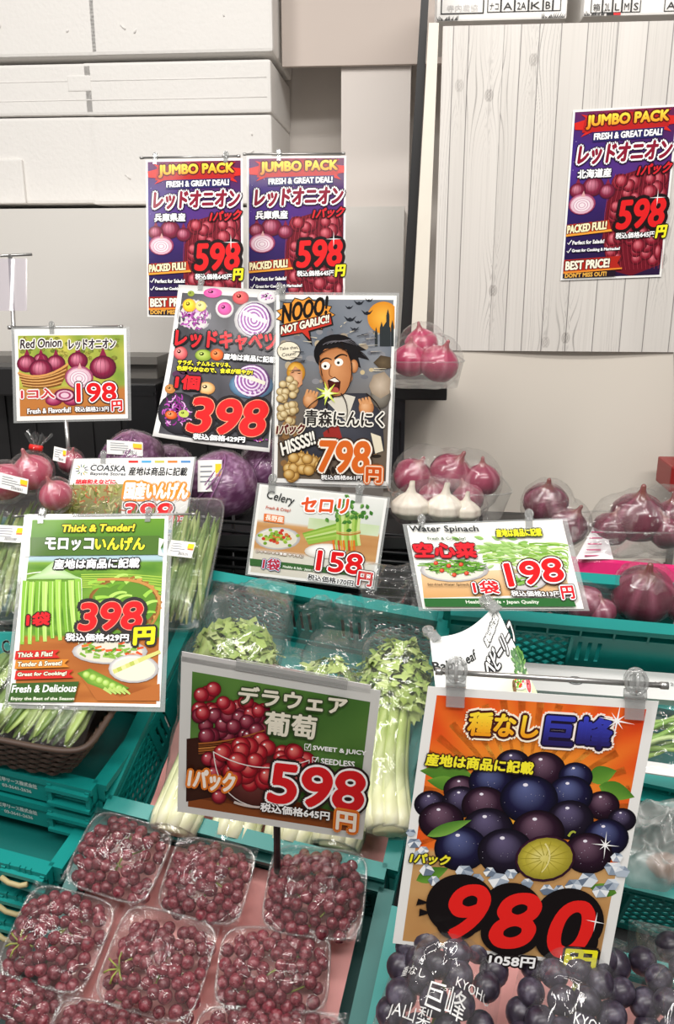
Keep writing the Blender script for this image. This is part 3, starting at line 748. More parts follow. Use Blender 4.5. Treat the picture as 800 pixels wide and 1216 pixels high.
GP = [([(130,972),(218,993),(158,1072),(60,1033)], .008, 'tray of small red grapes nearest the teal crates, back row left', 11, 95, False),
 ([(218,995),(315,1013),(270,1097),(180,1076)], .006, 'tray of small red grapes left of the black sign pole, back row middle', 12, 90, False),
 ([(337,1009),(450,1016),(411,1115),(299,1097)], .006, 'tray of small red grapes right of the black sign pole, back row right', 13, 95, False),
 ([(45,1052),(153,1079),(82,1178),(-10,1148)], .004, 'tray of small red grapes with a pale green stem showing, at the left edge', 14, 92, True),
 ([(168,1079),(271,1107),(212,1209),(93,1178)], .004, 'tray of mixed dark and olive small grapes, second row middle', 15, 95, True),
 ([(278,1104),(400,1108),(376,1202),(243,1192)], .002, 'tray of dark red grapes in crumpled film, second row right', 16, 92, False),
 ([(-20,1150),(81,1180),(42,1250),(-60,1220)], .0, 'tray of small red grapes cut by the bottom left corner', 17, 80, False),
 ([(85,1188),(212,1213),(160,1300),(30,1270)], .0, 'tray of small red grapes at the bottom edge, left of two', 18, 80, False),
 ([(250,1196),(421,1209),(395,1290),(215,1278)], .0, 'tray of small red grapes at the bottom edge beside the dark crate rail', 19, 90, False)]
for pxs, c, lb, sd, n, st in GP: grape_pack(pxs, c, lb, sd, n, stem=st)
# --- pink paper lining the crates
def liner(name, pts, label, seed, nu=30, nv=30, amp=.006, cc=0):
    m = MB(); Q = [np.array(p, float) for p in pts]
    def f(u, v):
        p = Q[0]*(1-u)*(1-v)+Q[1]*u*(1-v)+Q[2]*u*v+Q[3]*(1-u)*v
        p = p + np.array([0, 0, amp*nz((u*5, v*7, 0), 1, seed)+amp*.6*nz((u*16, v*4, 2), 1, seed)])
        return B(*p)
    m.grid(f, nu, nv); return solo(m, 'paper_liner', pinkm, label, 'paper', B(*Q[0]), 'pink paper liners')
liner('paper_liner', [(.02, -.10, -.05), (.365, -.115, -.05), (.375, -.383, -.05), (.045, -.383, -.05)], 'pink paper lining the celery crate', 3)
liner('paper_liner', [(.004, -.405, -.055), (.36, -.405, -.055), (.36, -.79, -.055), (.004, -.79, -.055)], 'pink paper under the trays of small red grapes', 5)
liner('paper_liner', [(.425, -.44, .0), (.81, -.44, .0), (.81, -.79, .0), (.425, -.79, .0)], 'pink paper under the bagged black grapes', 7)
# --- bags of large black grapes
def kyoho_bag(px, py, w_, h_, c, label, seed, n, texts, rr=.0150):
    rng = random.Random(seed); ctr = onb(px, py, c); M = BM @ rot(math.radians(rng.uniform(-6, 10)), math.radians(2), 0)
    r0 = thing('black_grape_bag', label, 'grape bag', B(*ctr), 'bags of large black grapes', M)
    A, Ln = w_/2, h_/2
    dome = lambda x, y: .004+.034*max(0, 1-(x/(A*1.1))**2-(y/(Ln*1.15))**2)
    pts = heap(rng, A*.9, Ln*.9, rr, n, dome, lambda x, y: abs(x/(A*.9))**2.6+abs(y/(Ln*.9))**2.6 < 1, .74)
    m = MB(); m.tube([(0, Ln*.95, .03), (0, 0, .02), (0, -Ln*.7, .01)], .003, 8)
    b = m.build('grape_bunch', stemm, r0)
    for p in pts: place_ball(KYOHO, 'grape', b, p, rr*rng.uniform(.9, 1.08), rng, (1, 1, 1.06))
    def top(u, v, lift=0.0):
        x, y = (u-.5)*2*A*1.12, (v-.5)*2*Ln*1.1; e = max(abs(u-.5), abs(v-.5))*2
        z = (dome(x, y)+rr*1.25)*max(0, 1-e**5)-.012*e**4+max(0, tri_noise(x, y, seed, 22)-.5)*.018*(1-e**6)
        return np.array([x*(1-.18*v*v), y, z+lift])
    m = MB(); m.grid(top, 46, 46); m.build('bag', film_soft, r0)
    m = MB()
    for (s_, u0, v0, u1, sz) in texts:
        V, F, _ = glyphs(s_)
        # follow the bag surface
        vv = [top(u0+(u1-u0)*q[0], v0+sz*q[1], .0012) for q in V]; m.add(vv, F, 0, False)
    if texts:
        m.build('printed_lettering', solid('bag_print', '#f4f4f2', .5, var=.01), r0)
    return r0
kyoho_bag(524, 1186, .106, .150, .112, 'bag of black grapes with white lettering, bottom middle beside the dark crate rail', 31, 34,
          [('KYOHO', .60, .52, .90, .055), ('巨峰', .40, .36, .72, .15), ('種なし', .10, .50, .34, .055), ('JA山梨', .12, .26, .48, .10)], .0142)
kyoho_bag(676, 1198, .102, .150, .112, 'bag of black grapes with white lettering, at the foot of the orange sign', 32, 34, [('KYOHO', .50, .36, .84, .06), ('巨峰', .40, .20, .66, .12)], .0142)
kyoho_bag(815, 1205, .110, .150, .105, 'bag of black grapes cut by the right edge at the bottom', 33, 28, [], .0142)
# --- bagged celery
def leaf_tuft(mb, c, R_, n, rng, M, cols, size=.020, flat=.7):
    for _ in range(n):
        d = np.array([rng.gauss(0, 1), rng.gauss(0, 1), rng.gauss(0, 1)]); d /= np.linalg.norm(d); p = np.asarray(c)+M @ (d*np.array(R_)*rng.uniform(.35, 1)**.5)
        up = M @ (d*.7+np.array([rng.gauss(0, .4), .5+rng.gauss(0, .4), .6])); x, y = orth(up); g = rng.uniform(0, 6.3); ax = x*math.cos(g)+y*math.sin(g); ay = np.cross(up/np.linalg.norm(up), ax)
        nrm = up/np.linalg.norm(up); s_ = size*rng.uniform(.6, 1.25); pts = []
        k = 11
        for i in range(k):
            t = 2*math.pi*i/k; rad = s_*(1 if i % 2 == 0 else .52)*(.75+.25*math.cos(t)); pts.append(p+ax*rad*math.cos(t)*1.15+ay*rad*math.sin(t)*.8+nrm*(rng.uniform(-.25, .25)*s_))
        base = lin(rng.choice(cols)); tip = lerp(base, lin('#e3ecb4'), rng.uniform(0, .25))
        mb.add(pts+[p+nrm*s_*.12], [(i, (i+1) % k, k) for i in range(k)], 0, True, [tip]*k+[base])
leafm = ink_mat('leaf_ink', .45, sss=0.0)
stalkm = ink_mat('stalk_ink', .35, coat=.1)
CLEAF = ['#8aa44a', '#a0b85a', '#b8cc76', '#7c9840', '#aec466', '#ccda92']
def celery_bag(base_px, mid_px, top_px, label, seed, c=(.0, .005, .015), leafR=(.045, .06, .028), nleaf=170, stalkw=.026):
    rng = random.Random(seed); P0, P1, P2 = [on(*p, cc) for p, cc in zip((base_px, mid_px, top_px), c)]
    r0 = thing('celery_bag', label, 'celery', P0, 'bagged celery in the teal crate'); ax = (P2-P0); ln = np.linalg.norm(ax); ay = ax/ln
    side = np.cross(ay, BN); side /= np.linalg.norm(side); up = np.cross(side, ay); M = np.stack([side, ay, up], 1)
    def cl(t): return P0*(1-t)**2+2*P1*t*(1-t)+P2*t*t
    m = MB(); N_ = 9
    for k in range(N_):
        g = 2*math.pi*k/N_; ox, oz = math.cos(g), math.sin(g)
        spread = rng.uniform(.8, 1.25); path = []; rad = []
        for i in range(12):
            t = i/11*.74; s_ = stalkw*(1.0-.45*t+.55*max(0, t-.35)*spread) if t > .02 else stalkw*.86
            path.append(cl(t)+side*ox*s_+up*oz*s_*.62); rad.append(.0098*(1-.62*t))
        V0 = len(m.v); m.tube(path, rad, 8, flat=(side*ox+up*oz, 1.25))
        for i in range(V0, len(m.v)):
            t = ((i-V0)//8)/11; m.cols[i] = lerp(lin('#efecc4'), lin('#aabf62'), min(1, t*1.25)) if (i % 3) else lerp(lin('#f6f3d6'), lin('#c0cf7e'), min(1, t*1.25))
    # cut butt end
    m.tube([cl(0)-ay*.004, cl(.03)], [stalkw*.8, stalkw*.9], 14, flat=(side, .62)); 
    for i in range(len(m.v)-28, len(m.v)): m.cols[i] = lin('#e9e4b8')
    m.build('stalks', stalkm, r0, P0)
    m = MB(); leaf_tuft(m, cl(.86), leafR, nleaf, rng, M, CLEAF, .017); m.build('leaves', leafm, r0, P0)
    m = MB()
    def bagf(u, v):
        g = 2*math.pi*u; t = -.03+1.18*v; wd = (stalkw*1.25+(leafR[0]*1.05-stalkw)*min(1, max(0, t-.2)/.6))*(1 if v < .86 else 1-(v-.86)*1.2)
        cr_ = 1+.16*nz((math.cos(g)*2.2, math.sin(g)*2.2, v*9), 1, seed)+.12*nz((math.cos(g)*6, math.sin(g)*6, v*5), 1, seed+3)
        p = cl(min(t, 1.0))+(ay*(t-1)*ln*.85 if t > 1 else 0)+up*.012*max(0, t-.8)
        return p+(side*math.cos(g)*wd+up*math.sin(g)*wd*(.66 if v < .9 else .66-(v-.9)*3.5))*cr_
    m.grid(bagf, 36, 34, closeu=True); m.build('bag', film_soft, r0, P0)
    return r0
celery_bag((205, 985), (245, 880), (292, 732), 'celery bag with broad pale leaves at the back left of the celery crate', 41, leafR=(.060, .046, .030), nleaf=330)
celery_bag((275, 1000), (305, 900), (345, 798), 'celery bag behind the small red grape sign, second from the left', 42, c=(-.02, -.02, -.012), leafR=(.04, .035, .018), nleaf=120)
celery_bag((340, 1004), (370, 900), (400, 780), 'celery bag behind the small red grape sign, third from the left', 43, c=(-.02, -.02, -.008), leafR=(.04, .04, .02), nleaf=140)
celery_bag((398, 1004), (425, 900), (440, 820), 'celery bag behind the right end of the small red grape sign', 44, c=(-.015, -.01, -.005), leafR=(.04, .04, .02), nleaf=130)
celery_bag((462, 985), (452, 900), (478, 778), 'celery bag with a thick pale cut base, against the right side of the celery crate', 45, c=(.025, .02, .03), leafR=(.048, .068, .032), nleaf=360, stalkw=.024)
# loose empty bag tops crumpled against the back of the celery crate
def crumple(px0, py0, px1, py1, c, amp, seed, label, mat=None, nu=40, nv=34, name='crumpled_bag'):
    Q = [onb(px0, py0, c), onb(px1, py0, c), onb(px1, py1, c), onb(px0, py1, c)]; m = MB()
    def f(u, v):
        p = Q[0]*(1-u)*(1-v)+Q[1]*u*(1-v)+Q[2]*u*v+Q[3]*(1-u)*v; e = (math.sin(math.pi*u)*math.sin(math.pi*v))**.5
        x, y = p[0], p[1]
        return B(x+.010*nz((u*4, v*4, 7), 1, seed), y+.010*nz((u*4, v*4, 3), 1, seed), p[2]+e*amp*(.35+.9*tri_noise(x, y, seed, 34)+.35*tri_noise(x, y, seed+8, 90)))
    m.grid(f, nu, nv); return solo(m, name, mat or film_soft, label, 'plastic bag', B(*Q[3]))
crumple(352, 716, 440, 775, -.03, .05, 51, 'clear empty bag crumpled in the middle of the celery crate against its back wall')
crumple(248, 690, 348, 772, .005, .03, 52, 'clear film top of the left celery bag at the back of the celery crate')
crumple(428, 672, 520, 760, .02, .035, 53, 'crumpled film top of the right celery bag beside the baby leaf sign')
# --- onions
onion_m = ink_mat('onion_skin', .25, coat=.5)
def onion(mb, c, r, seed, axis=(0, 0, 1), cols=('#561329', '#7a2440', '#a85670')):
    """Red onion: squat globe, papery neck, striped skin."""
    rng = random.Random(seed); z = np.asarray(axis, float); z /= np.linalg.norm(z); x, y = orth(z); c = np.asarray(c, float)
    prof = [(-.86, .02), (-.84, .16), (-.76, .48), (-.52, .83), (-.1, 1.0), (.3, .95), (.6, .72), (.8, .42), (.95, .2), (1.12, .11), (1.30, .09), (1.36, .04)]
    n = 28; V = []; C = []
    for (h, q) in prof:
        for k in range(n):
            g = 2*math.pi*k/n; w_ = q*(1+.03*nz((math.cos(g)*1.5, math.sin(g)*1.5, h), 1, seed))
            V.append(c+r*(z*h+x*w_*math.cos(g)+y*w_*math.sin(g))); t = .5+.5*nz((math.cos(g)*7, math.sin(g)*7, h*.7), 1, seed)
            cc = lerp(lin(cols[0]), lin(cols[1]), t); 
            if h > .8: cc = lerp(cc, lin('#8a5a4a'), .6)
            if (k*7+int(seed)) % 5 == 0: cc = lerp(cc, lin(cols[2]), .45)
            C.append(cc)
    F = [(j*n+k, j*n+(k+1) % n, (j+1)*n+(k+1) % n, (j+1)*n+k) for j in range(len(prof)-1) for k in range(n)]
    F += [tuple(range(n))[::-1], tuple(range((len(prof)-1)*n, len(prof)*n))]
    mb.add(V, F, 0, True, C)
def onion_pack(items, label, seed, tray=None, group='wrapped red onions', cover=1.02, cat='onion pack', cols=('#561329', '#7a2440', '#a85670'), d=None):
    """items = [(px, py, radius px, depth)] of the onions in one film-wrapped pack."""
    rng = random.Random(seed); cs = [(at(x, y, dd), rp/FOC*dd) for x, y, rp, dd in items]
    P0 = np.mean([c for c, _ in cs], 0)-np.array([0, 0, max(r for _, r in cs)])
    r0 = thing('onion_pack', label, cat, P0, group)
    for i, (c, r) in enumerate(cs):
        m = MB(); onion(m, c, r, seed+i, (rng.uniform(-.5, .5), rng.uniform(-.6, -.1), 1), cols); m.build('onion', onion_m, r0, P0)
    x0 = min(c[0]-r for c, r in cs); x1 = max(c[0]+r for c, r in cs); y0 = min(c[1]-r for c, r in cs); y1 = max(c[1]+r for c, r in cs)
    z0 = min(c[2]-r for c, r in cs); z1 = max(c[2]+r for c, r in cs)
    ctr = np.array([(x0+x1)/2, (y0+y1)/2, (z0+z1)/2])
    if tray:
        m = MB(); A, L_, h_ = (x1-x0)/2*1.12, (y1-y0)/2*1.12, tray
        def side(u, v):
            g = 2*math.pi*u; k = 6.0; cx, sy = math.cos(g), math.sin(g); rad = (abs(cx)**k+abs(sy)**k)**(-1/k); s_ = .86+.14*v
            return np.array([ctr[0]+A*s_*cx*rad, ctr[1]+L_*s_*sy*rad, z0-.004+h_*v])
        m.grid(side, 44, 4, closeu=True); m.tube([side(i/44, 1) for i in range(44)], .0016, 6, closed=True); m.add([side(i/44, 0) for i in range(44)], [tuple(range(44))])
        m.build('tray', tray_clear, r0, P0)
    m = MB()
    def sk(u, v):
        g = 2*math.pi*u; e = -math.pi/2+math.pi*v; d_ = np.array([math.cos(g)*math.cos(e), math.sin(g)*math.cos(e), math.sin(e)])
        # farthest onion surface along d from centre, blown up a little: shrink-wrapped hull
        best = 0
        for c, r in cs: best = max(best, (c-ctr) @ d_+r*cover)
        best *= 1.01+.02*nz(d_*4, 1, seed)+.05*abs(nz(d_*9, 1, seed+4))
        return ctr+d_*best
    m.grid(sk, 44, 26, closeu=True)
    m.build('film', film, r0, P0); return r0
onion_pack([(487, 428, 22, 1.62), (521, 432, 24, 1.60), (500, 408, 20, 1.66)], 'clear tray of pink-red onions standing on the black wall shelf', 61, .05, cols=('#9c2048', '#c23a66', '#dc8298'))
onion_pack([(490, 566, 24, 1.54), (535, 562, 26, 1.54), (572, 570, 22, 1.52), (515, 590, 20, 1.48), (555, 592, 20, 1.48)], 'large film-wrapped tray of red onions behind the garlic', 62, .05, cols=('#7c2440', '#a33a58', '#c98a98'))
onion_pack([(648, 597, 27, 1.40), (674, 625, 24, 1.37)], 'two red onions in film at the top right of the water spinach sign', 63, cols=('#4c1226', '#6a2038', '#98506a'))
onion_pack([(757, 614, 33, 1.36), (798, 616, 26, 1.38), (793, 632, 22, 1.34), (725, 628, 22, 1.36)], 'clear tray of red onions at the right edge on the pink carton', 64, .045, cols=('#4e1024', '#74203a', '#a2526c'))
onion_pack([(764, 706, 38, 1.27), (808, 716, 26, 1.26)], 'big film-wrapped red onion in the wide teal crate at the right edge', 65, cols=('#4c1024', '#74223c', '#a85c74'))
onion_pack([(692, 714, 24, 1.28), (665, 708, 22, 1.29), (714, 726, 18, 1.27)], 'bag of pinkish onions in the wide teal crate beside the water spinach sign', 66, cols=('#7c3048', '#9c5066', '#c79aa8'), cover=1.15)
def tied_bag(px, py, rp, d, label, seed, tie=None, lab=None, cols=('#a83a54', '#c45a70', '#e0a0ae'), neck=None):
    r0 = onion_pack([(px, py, rp, d)], label, seed, cols=cols, cover=1.1, group='small bags of red onions', cat='onion bag'); P0 = np.array(r0.location)
    if neck:
        p0, p1 = at(px+rp*.2, py-rp*1.05, d), at(*neck, d); m = MB(); ax = p1-p0
        sd = np.cross(ax, [0, 1, 0]); sd /= np.linalg.norm(sd)
        m.grid(lambda u, v: p0+ax*v+sd*(u-.5)*(.012+.05*abs(v-.25))+np.array([0, .007*math.sin(u*16), .004*math.sin(u*23)]), 24, 8); m.build('bag_neck', film_soft, r0, P0)
        m = MB(); m.tube([p0+ax*.2-sd*.010, p0+ax*.2+sd*.012], .005, 8); m.build('red_tape', solid('red_tape', '#d8241f', .35), r0, P0)
    if lab:
        m = MB(); label_mesh(m, at(lab[0], lab[1], d-.055), np.array([1, 0, -.25]), np.array([.1, .3, .95]), lab[2]/FOC*d, lab[3]/FOC*d, seed); m.build('label_sticker', sticker, r0, P0)
tied_bag(38, 561, 24, 1.46, 'tied bag of pale red onion with red tape, under the small red onion sign', 71, neck=(46, 515), lab=None)
tied_bag(8, 572, 24, 1.44, 'bag of red onion with a white label at the left edge', 72, lab=(16, 574, 32, 17))
tied_bag(66, 588, 20, 1.42, 'bag of pink onion touching the left side of the green bean salad sign', 73)
tied_bag(84, 548, 15, 1.52, 'small bag of pink onion partly behind the green bean salad sign', 74, lab=(71, 540, 14, 16))
# --- red cabbages
cab_m = ink_mat('cabbage_leaf', .35, coat=.15)
def cabbage(px, py, rp, d, label, seed, lab=None, tone=0.0):
    C0 = at(px, py, d); r = rp/FOC*d; P0 = C0-np.array([0, 0, r])
    r0 = thing('red_cabbage', label, 'red cabbage', P0, 'film-wrapped red cabbages'); m = MB(); rng = random.Random(seed)
    def f(k):
        def g_(u, v):
            g = 2*math.pi*u; e = -math.pi/2+math.pi*v; dd = np.array([math.cos(g)*math.cos(e), math.sin(g)*math.cos(e), math.sin(e)*.92])
            return C0+dd*r*(1+.05*nz(dd*2, 1, seed)+.035*abs(nz(dd*5, 1, seed+2)))
        return g_
    def colf(u, v):
        g = 2*math.pi*u; e = -math.pi/2+math.pi*v; dd = np.array([math.cos(g)*math.cos(e), math.sin(g)*math.cos(e), math.sin(e)])
        w_ = abs(nz(dd*3.2, 1, seed+9)); vein = max(0, 1-w_*9)+.6*max(0, 1-abs(nz(dd*8, 1, seed+1))*9)
        return lerp(lerp(lin('#5c2350'), lin('#7c3c74'), .5+.5*nz(dd*3, 1, seed)), lin('#c79fc4'), min(.8, vein*.55))
    m.grid(f(0), 60, 40, closeu=True, colfn=colf)
    # overlapping outer leaf edge
    for k in range(3):
        a0 = rng.uniform(3.3, 5.6); pts = []
        for i in range(16):
            t = i/15; g = a0+1.2*(t-.5); e = -.9+2.0*t+.25*math.sin(k*2+t*3); dd = np.array([math.cos(g)*math.cos(e), math.sin(g)*math.cos(e), math.sin(e)*.92]); pts.append(C0+dd*r*1.055)
        m.tube(pts, r*.022, 6, col=lin('#94628f'))
    m.build('head', cab_m, r0, P0)
    m = MB(); m.grid(lambda u, v: C0+(f(0)(u, v)-C0)*(1.05+.04*nz((u*14, v*9, seed))), 40, 26, closeu=True); m.build('film', film, r0, P0)
    if lab:
        p = at(lab[0], lab[1], d-r*1.0); m = MB(); label_mesh(m, p, np.array([1, .1, lab[4]]), np.array([0, .3, .95]), lab[2]/FOC*d, lab[3]/FOC*d, seed, True, .05); m.build('label_sticker', sticker, r0, P0)
cabbage(263, 576, 43, 1.57, 'film-wrapped red cabbage with an upright white label, below the red cabbage sign', 81, (249, 565, 27, 36, .0))
cabbage(158, 548, 38, 1.62, 'film-wrapped red cabbage mostly hidden behind the green bean salad sign', 82, (148, 532, 40, 16, -.1))
cabbage(318, 556, 36, 1.64, 'red cabbage behind the celery sign, below the comic garlic sign', 83)
cabbage(200, 560, 34, 1.70, 'red cabbage between two labelled cabbages under the red cabbage sign', 84)
# --- garlic
gar_m = ink_mat('garlic_skin', .5)
def garlic_pack():
    P0 = at(515, 622, 1.40); r0 = thing('garlic_pack', 'net tray of three white garlic bulbs in front of the onion tray', 'garlic', P0)
    for i, (x, y, rp) in enumerate(((487, 600, 22), (528, 602, 22), (553, 606, 17))):
        C0 = at(x, y, 1.42); r = rp/FOC*1.42; m = MB()
        def g_(u, v):
            g = 2*math.pi*u; prof = ((-.75, .15), (-.68, .6), (-.3, .98), (.15, .95), (.5, .6), (.72, .28), (1.0, .17), (1.35, .13)); k = v*(len(prof)-1); j = min(int(k), len(prof)-2); t = k-j
            h, q = [prof[j][s_]+(prof[j+1][s_]-prof[j][s_])*t for s_ in (0, 1)]
            q *= 1+.09*abs(math.sin(g*4))*(1 if h < .7 else .3); return C0+r*np.array([q*math.cos(g)+.12*max(0, h-.6), q*math.sin(g)*.9, h])
        m.grid(g_, 48, 28, closeu=True, colfn=lambda u, v: lerp(lin('#efe8d8'), lin('#cfc2b4'), .5+.5*nz((math.cos(u*6.28)*5, math.sin(u*6.28)*5, v*2), 1, i)))
        m.build('garlic_bulb', gar_m, r0, P0)
    m = MB(); ctr = at(520, 600, 1.42)
    m.grid(lambda u, v: ctr+np.array([(.085+.006*nz((u*12, v*8, 2)))*math.cos(6.283*u)*math.cos((v-.5)*3.1), .06*math.sin(6.283*u)*math.cos((v-.5)*3.1), (.045+.004*nz((u*9, v*9, 5)))*math.sin((v-.5)*3.1)]), 40, 20, closeu=True)
    m.build('film', film, r0, P0)
garlic_pack()
# --- trays of thin green beans
bean_m = ink_mat('bean_ink', .4)
def bean_tray(pxs, c, label, seed, n=70, lab=None, wid=.0042, cols=('#6f8748', '#87995a', '#5d7a3c', '#9aa86c'), film_h=.022):
    rng = random.Random(seed); Q = np.array([onb(x, y, c) for x, y in pxs]); ctr = Q.mean(0); ex = (Q[1]-Q[0]+Q[2]-Q[3])/2; ey = (Q[0]-Q[3]+Q[1]-Q[2])/2
    A, Ln = np.linalg.norm(ex)/2, np.linalg.norm(ey)/2; M = BM @ rot(math.atan2(-ey[0], ey[1]), 0, 0)
    r0 = thing('green_bean_tray', label, 'green beans', B(*ctr), 'clear trays of green beans', M); m = MB()
    def side(u, v):
        g = 2*math.pi*u; k = 7.0; cx, sy = math.cos(g), math.sin(g); rad = (abs(cx)**k+abs(sy)**k)**(-1/k); s_ = .9+.1*v; return np.array([A*s_*cx*rad, Ln*s_*sy*rad, -.028*(1-v)])
    m.grid(side, 44, 3, closeu=True); m.tube([side(i/44, 1) for i in range(44)], .0018, 6, closed=True); m.add([side(i/44, 0) for i in range(44)], [tuple(range(44))]); m.build('tray', tray_clear, r0)
    for k in range(n):
        x = rng.uniform(-.85, .85)*A; y0 = rng.uniform(-.9, -.5)*Ln; y1 = y0+rng.uniform(1.1, 1.5)*Ln; y1 = min(y1, .92*Ln); z = -.018+.024*(1-(x/A)**2)*rng.uniform(.3, 1); sw = rng.uniform(-.25, .25)*A
        b = MB(); T = np.linspace(0, 1, 8); bend = rng.uniform(-.006, .006)
        b.tube([(max(-.9*A, min(.9*A, x+sw*(t-.5)*1.6+bend*math.sin(3.1*t))), y0+(y1-y0)*t, z+.004*math.sin(3.1*t)) for t in T], [wid*f for f in (.35, .8, 1, .95, 1, .95, .8, .25)], 6, col=lin(rng.choice(cols))); b.build('bean', bean_m, r0)
    m = MB()
    m.grid(lambda u, v: np.array([(u-.5)*2*A, (v-.5)*2*Ln, .002+film_h*math.sin(math.pi*u)**.6*math.sin(math.pi*v)**.5+.004*tri_noise(u*.1, v*.14, seed, 60)*math.sin(math.pi*u)**.5]), 30, 40); m.build('film', film, r0)
    if lab:
        m = MB(); p = onb(lab[0], lab[1], c+film_h+.006); q = M.T @ (B(*p)-np.array(B(*ctr))); label_mesh(m, q, np.array([1, -.05, -.1]), np.array([.05, 1, 0]), lab[2], lab[3], seed); m.build('label_sticker', sticker, r0)
    return r0
bean_tray([(205, 588), (268, 597), (236, 752), (164, 742)], .03, 'clear tray of thin green beans to the right of the flat bean sign', 91, 62, (215, 652, .04, .032))
bean_tray([(-12, 585), (78, 590), (36, 742), (-70, 735)], .03, 'clear tray of thin green beans at the left edge beside the flat bean sign', 92, 62, (10, 634, .05, .036))
bean_tray([(92, 590), (190, 590), (160, 735), (50, 735)], .022, 'clear tray of green beans behind the flat bean sign', 93, 40)
# --- brown wicker basket of flat beans
wick = solid('brown_wicker', '#453329', .55, var=.2, scale=30)
def basket():
    A, D_, h = .30, .16, .062
    M = rot(math.radians(-15), math.radians(16), math.radians(3)); cr = at(80, 922, 1.10)
    P0 = cr-M[:, 0]*A/2*1.0+M[:, 1]*D_*.5
    r0 = thing('wicker_basket', 'brown woven basket of flat beans standing on the lettered teal crates', 'basket', P0, None, M)
    def ring(t, wv, rad, n=220):
        k = 1+.15*t; pts = []
        for i in range(n):
            g = 2*math.pi*i/n; cx, sy = math.cos(g), math.sin(g); q = 9.0; rr = (abs(cx)**q+abs(sy)**q)**(-1/q)
            o_ = wv*math.sin(i*2*math.pi*46/n)*.0026
            pts.append(np.array([(A/2*k+.02*t+o_)*cx*rr, (D_/2*k+o_)*sy*rr, h*t]))
        return pts
    m = MB()
    for j in range(9): m.tube(ring(j/9, 1 if j % 2 else -1, 0), .0036, 6, closed=True)
    for i in range(92):
        lo = ring(0, 0, 0)[int(i*220/92)]; hi = ring(1, 0, 0)[int(i*220/92)]; m.tube([lo, hi], .0022, 5)
    m.add([p*np.array([.97, .97, 1]) for p in ring(0, 0, 0)][::4], [tuple(range(55))]); m.build('woven_side', wick, r0)
    m = MB(); m.tube(ring(1, 0, 0), .0036, 8, closed=True, flat=((0, 0, 1), 1.2)); m.build('rim', wick, r0)
    return r0, M, P0
bk, bkM, bkP = basket()
flat_m = ink_mat('flat_bean_ink', .35)
def flat_bean_bag(x0, label, seed, lab=True):
    rng = random.Random(seed); P0 = bkP+bkM @ np.array([x0, -.012, .036]); r0 = thing('flat_bean_bag', label, 'flat beans', P0, 'bags of flat beans in the wicker basket', bkM)
    for k in range(20):
        x = -.044+.0084*(k % 11)+(.004 if k > 10 else 0)+rng.uniform(-.003, .003); b = MB(); T = np.linspace(0, 1, 10); z0 = rng.uniform(.0, .008)-(.010 if k > 10 else 0); sl = rng.uniform(-.012, .016)
        b.tube([(x+sl*(t-.5)+.004*math.sin(5*t+k), -.058+.15*t, z0+.012+.024*t) for t in T], [.0118*f for f in (.2, .7, 1, .9, 1, .92, 1, .9, .6, .15)], 8, flat=((1, 0, .5), .38), col=lin(rng.choice(['#6c8440', '#8a9e56', '#9bb064', '#566f34', '#adc07c', '#76904a']))); b.build('flat_bean', flat_m, r0)
    m = MB()
    m.grid(lambda u, v: np.array([-.05+.1*u, -.064+.165*v, .03+.022*v+.006*tri_noise(u*.1, v*.15, seed, 50)-.02*abs(2*u-1)**4-.02*(1-v)**5]), 30, 30); m.build('bag', film, r0)
    if lab:
        m = MB(); label_mesh(m, np.array([.012, -.052, .042]), np.array([1, .12, .0]), np.array([-.1, .9, .4]), .033, .024, seed, False, .06); m.build('label_sticker', sticker, r0)
flat_bean_bag(.118, 'bag of flat beans at the right end of the wicker basket', 101, False)
flat_bean_bag(.03, 'bag of flat beans with a small white label in the middle of the wicker basket', 103)
flat_bean_bag(-.06, 'bag of flat beans in the wicker basket at the left edge', 102)
# --- things at the back right
m = MB()
Q = [on(535, 812, -.035), on(830, 834, -.035), on(830, 802, -.035), on(535, 780, -.035)]
slab(m, Q, .055, 0, -BN)
r = thing('white_box', 'flat white box with a small oval mark between the teal crates at the right', 'box', Q[0])
bx = m.build('box_body', solid('white_board_box', '#efeeec', .45, var=.02), r, Q[0])
m = MB(); cc = on(683, 808, -.034); ux = (Q[1]-Q[0])/np.linalg.norm(Q[1]-Q[0]); uy = np.cross(BN, ux)
for (k, rr_) in ((0, 1.0), (1, .72)):
    V = [cc+ux*.012*rr_*math.cos(g)+uy*.007*rr_*math.sin(g) for g in np.linspace(0, 2*math.pi, 24, endpoint=False)]
    V2 = [cc+ux*.012*rr_*.86*math.cos(g)+uy*.007*rr_*.86*math.sin(g) for g in np.linspace(0, 2*math.pi, 24, endpoint=False)]
    m.add(V+V2, [(i, (i+1) % 24, 24+(i+1) % 24, 24+i) for i in range(24)], 0, False, lin('#4c4c52'))
flat_text(m, 'S', cc-ux*.003-uy*.003, ux*.006, uy, .006, '#4c4c52', .0003); flat_text(m, 'No. 120', on(778, 813, -.034), ux*.03, uy, .005, '#55555a', .0003)
m.build('printed_mark', ink_mat('mark_ink', .5), r, Q[0])
r = thing('pink_carton', 'bright pink carton edge with small lettering under the onion trays at the right', 'carton', at(690, 690, 1.33))
P_ = np.array(r.location); m = MB(); q0, q1 = at(655, 686, 1.37), at(850, 708, 1.22); q2, q3 = at(850, 679, 1.22), at(655, 662, 1.37)
slab(m, [q0, q1, q2, q3], .012, 0, np.array([.2, .95, .1])); m.build('carton_body', solid('hot_pink', '#d9246f', .4), r, P_)
m = MB(); uu = (q1-q0)/np.linalg.norm(q1-q0); flat_text(m, '0120-83-0505', q0+uu*.05+np.array([0, -.001, .008]), uu*.045, np.array([0, 0, 1.]), .008, '#f7d6e2', .0012); m.build('printed_lettering', ink_mat('mark_ink', .5), r, P_)
